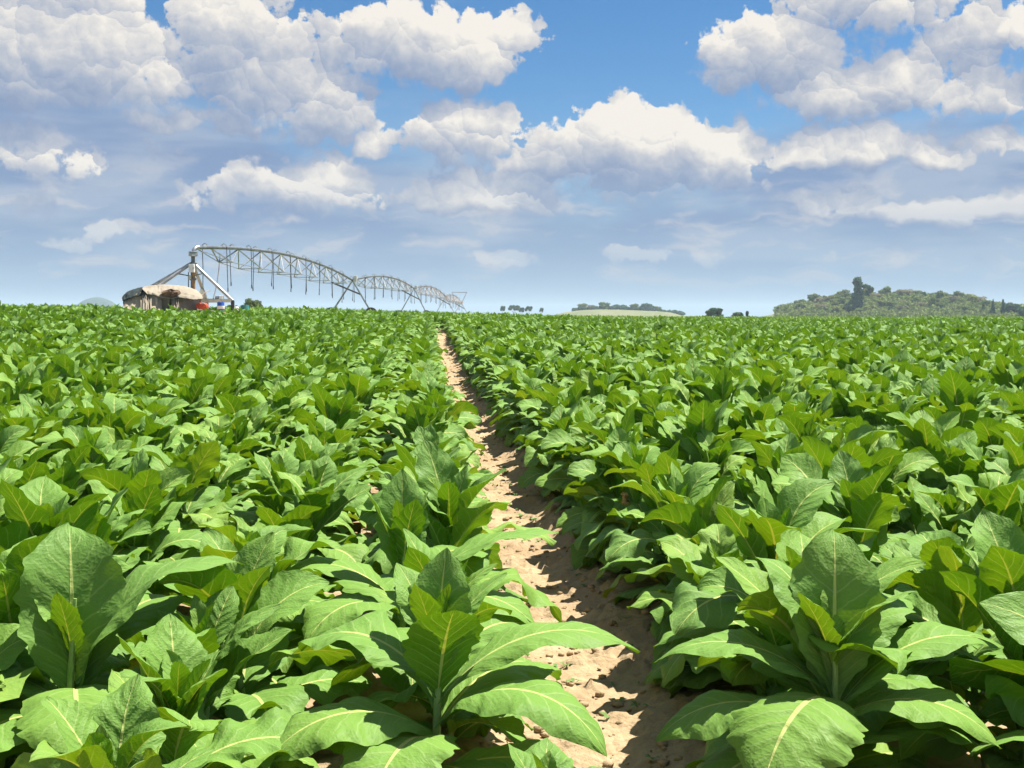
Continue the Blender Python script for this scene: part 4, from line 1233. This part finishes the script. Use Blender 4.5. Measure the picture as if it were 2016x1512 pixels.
    # pointed trees at the end of the wood
    def pointed(px, ytop, Y, w, label, mat, seed):
        x = (px - 1008) / F * Y; z = float(land(x, Y)); h = at(px, ytop, Y).z - z
        rr = np.random.default_rng(seed)
        bl = [((rr.normal(0, .12), rr.normal(0, .12), h * q), (w * (1.08 - q) * .55 + .12,) * 2 + (h * .08,)) for q in np.linspace(.1, .95, 11)]
        e = empty('pointed_tree', (x, Y, z)); tag(e, label, 'tree', 'pointed trees at the end of the wood')
        link_mesh('crown', clump_mesh('crown', bl, 1600, .24, mat, seed), e); trunk_mb(seed, h * .9, w * .4).build('trunk', BARK, e, True)
    pointed(1953, 589, 520, 3.4, 'dark green tree with a pointed top, first of two at the end of the wood', DARKF, 81)
    pointed(1973, 590, 522, 3.6, 'dark green tree with a pointed top, nearer the photo edge of the two', DARKF, 82)
    pointed(1934, 593, 535, 2.6, 'olive tree with a small pointed top before the dark pointed pair', OLIVE, 83)
    kinds['dark'][0].plant('loose_tree', (1990 - 1008) / F * 525, 525, float(land(224, 525)), at(1990, 596, 525).z - float(land(224, 525)), .4, 'loose round grey-green tree just beyond the dark pointed pair', 'trees at the end of the wood')
    kinds['dark'][1].plant('loose_tree', (2018 - 1008) / F * 500, 500, float(land(220, 500)), at(2018, 600, 500).z - float(land(220, 500)), 1.4, 'dark tree cut by the photo edge beyond the gap at the end of wood', 'trees at the end of the wood')
    # the far line of trees on a pale bank
    YB = 900.0
    bx = np.array([1085, 1110, 1140, 1180, 1230, 1290, 1320, 1345]); by = np.array([622, 615, 611, 609, 610, 612.5, 615, 622])

    def bank(X, Y):
        zt = CAM_H + (612 - np.interp(1008 + F * X / YB, bx, by)) / F * YB
        g = land(X, Y); return g + np.maximum(zt - g, 0) * np.exp(-((Y - YB) / 30) ** 2)
    v, f = grid_mesh(np.linspace(20, 145, 60), np.linspace(820, 990, 40), bank)
    tag(link_mesh('hill', np_mesh('hill', v, f, DRYGRASS)), 'pale grassy bank', kind='structure')
    far = [(1146, 597.5, 15, 'round grey-green tree at the near end of the line on pale bank', 0), (1164, 599.5, 12, 'thin-crowned tree second in the line on pale bank', 1), (1190, 595, 18, 'tall broad tree third in the line on pale bank', 0), (1210, 598, 13, 'round dark tree fourth in the line on the pale bank', 2),
           (1228, 598.5, 14, 'round dark tree fifth in the line on the pale bank', 2), (1248, 598, 14, 'olive round tree sixth in the line on the pale bank', 0), (1273, 595.5, 20, 'largest domed tree near the far end of the line on pale bank', 2), (1294, 603, 14, 'low tree last of the line where the pale bank ends', 0),
           (1326, 609, 16, 'low bush on the crop line just past the pale bank', 2), (1340, 610.5, 12, 'second low bush on the crop line past the pale bank', 2)]
    bushy = [TreeKind(DARKF, 95 + i, crown_blobs(95 + i, 8, 6, .0, 14), 1500, .32, 6, 8) for i in range(2)] + [TreeKind(OLIVE, 98, crown_blobs(98, 8, 6, .0, 14), 1500, .32, 6, 8)]
    rb = np.random.default_rng(33)
    bl = []
    for i in range(46):
        px = 1128 + 190 * rb.random(); x = (px - 1008) / F * 905; bl.append(((x, 905 + rb.normal(0, 3), float(bank(np.array(x), np.array(905.))) + rb.uniform(.4, 1.6)), (2.2, 2.0, 1.3)))
    tag(link_mesh('undergrowth', clump_mesh('undergrowth', bl, 5000, .42, DARKF, 34)), 'low dark scrub under the tree line on the pale bank', 'undergrowth', kind='stuff')
    umb = TreeKind(DARKF, 91, [((math.cos(a) * q, math.sin(a) * q, 5.45 + .3 * math.sin(a * 3) - .12 * q), (1.15, 1.15, .45)) for a, q in ((0, 0), (.4, 2.2), (1.5, 2.4), (2.6, 2.1), (3.6, 2.4), (4.6, 2.2), (5.6, 2.3))], 900, .3, 6, 6)
    ks = [bushy[2], kinds['grey'][0], bushy[0]]
    for i, (px, ty, w, lb, k) in enumerate(far):
        x = (px - 1008) / F * (YB + 4); z = float(bank(np.array(x), np.array(YB + 4.))); h = max(at(px, ty, YB + 4).z - z, 2.5)
        ks[k].plant('far_tree', x, YB + 4, z - .3, h, i * 1.3, lb, 'trees on the pale bank', 1.55 if k != 1 else 1.6)
    for i, (px, ty, w, lb) in enumerate([(990, 603, 9, 'small umbrella-shaped tree standing first on the crop line past the irrigator end'), (1012, 601.5, 20, 'widest umbrella-shaped tree on the crop line past the irrigator end'), (1027, 606, 10, 'low tree touching the widest umbrella-shaped one'), (1041, 603.5, 13, 'umbrella-shaped tree after the gap beside the widest one'), (1066, 606.5, 7, 'tiny lone tree on the crop line between umbrella trees and pale bank')]):
        Y = 760; x = (px - 1008) / F * Y; z = float(land(x, Y)); h = at(px, ty, Y).z - z
        umb.plant('umbrella_tree', x, Y, z, h, i * 2.0, lb, 'umbrella trees on the crop line', w * Y / F / 6.2 * (6 / h) * 1.05)
    # bush alone on the crop line, and bushes behind the pivot
    for px, ty, Y, lb, wd in ((1408, 605, 300, 'dark green bush alone on the crop line left of the wooded hill', 1.2), (1398, 610, 296, 'small dark bush leaning against the lone bush on the crop line', 1.1), (1450, 614, 300, 'low green hump of bush between the lone bush and the wood', 1.8), (1470, 611.5, 305, 'tiny upright shrub between the low hump and the wooded hill', .4),
                              (493, 590.5, 140, 'green bush rising over the crop behind the teal drum', .8), (508, 594, 146, 'lower green bush over the crop beside the one behind the drum', 1.0)):
        x = (px - 1008) / F * Y; z = float(land(x, Y)); h = at(px, ty, Y).z - z
        kinds['olive' if Y < 200 else 'dark'][0].plant('bush', x, Y, z, h, px, lb, 'bushes on the crop line', wd)
    # blue hill on the horizon with a mast
    v, f = grid_mesh(np.linspace(-800, -500, 70), np.linspace(1580, 1820, 24), lambda X, Y: land(X, Y) + np.maximum(0, (CAM_H + (612 - 587) / F * 1700 - land(X, Y))) * np.exp(-np.abs((X + 602) / 37) ** 2.4) * np.exp(-((Y - 1700) / 70) ** 2) + 2 * vnoise(X * .05, Y * .05, 8))
    tag(link_mesh('hill', np_mesh('hill', v, f, HAZEHILL)), 'blue hill far away on the horizon', kind='structure')
    p = at(191, 588, 1700); m = MB(); m.tube([(0, 0, -2), (0, 0, at(191, 574, 1700).z - p.z)], [.3, .15], 5)
    o = m.build('radio_mast', STEEL, None, loc=p); tag(o, 'faint radio mast on top of the far blue hill', 'mast')


build_hills()
# ------------------------------------------------------------------ air
def build_haze():
    m, t = material('haze')
    v = t.node('ShaderNodeVolumePrincipled'); v.inputs['Color'].default_value = (.66, .86, 1.0, 1); v.inputs['Density'].default_value = HAZE
    v.inputs['Anisotropy'].default_value = 0.0
    o = t.node('ShaderNodeOutputMaterial'); t.l.new(v.outputs[0], o.inputs['Volume'])
    z0 = float(land(0, 9000)) - 1; z1 = 48
    b = MB(); b.box((0, 4480, (z0 + z1) / 2), (12100, 9060, z1 - z0))
    o = b.build('haze', m); tag(o, 'thin blue haze over the distance', 'haze', kind='stuff')


HAZE = 2.5e-4
build_haze()
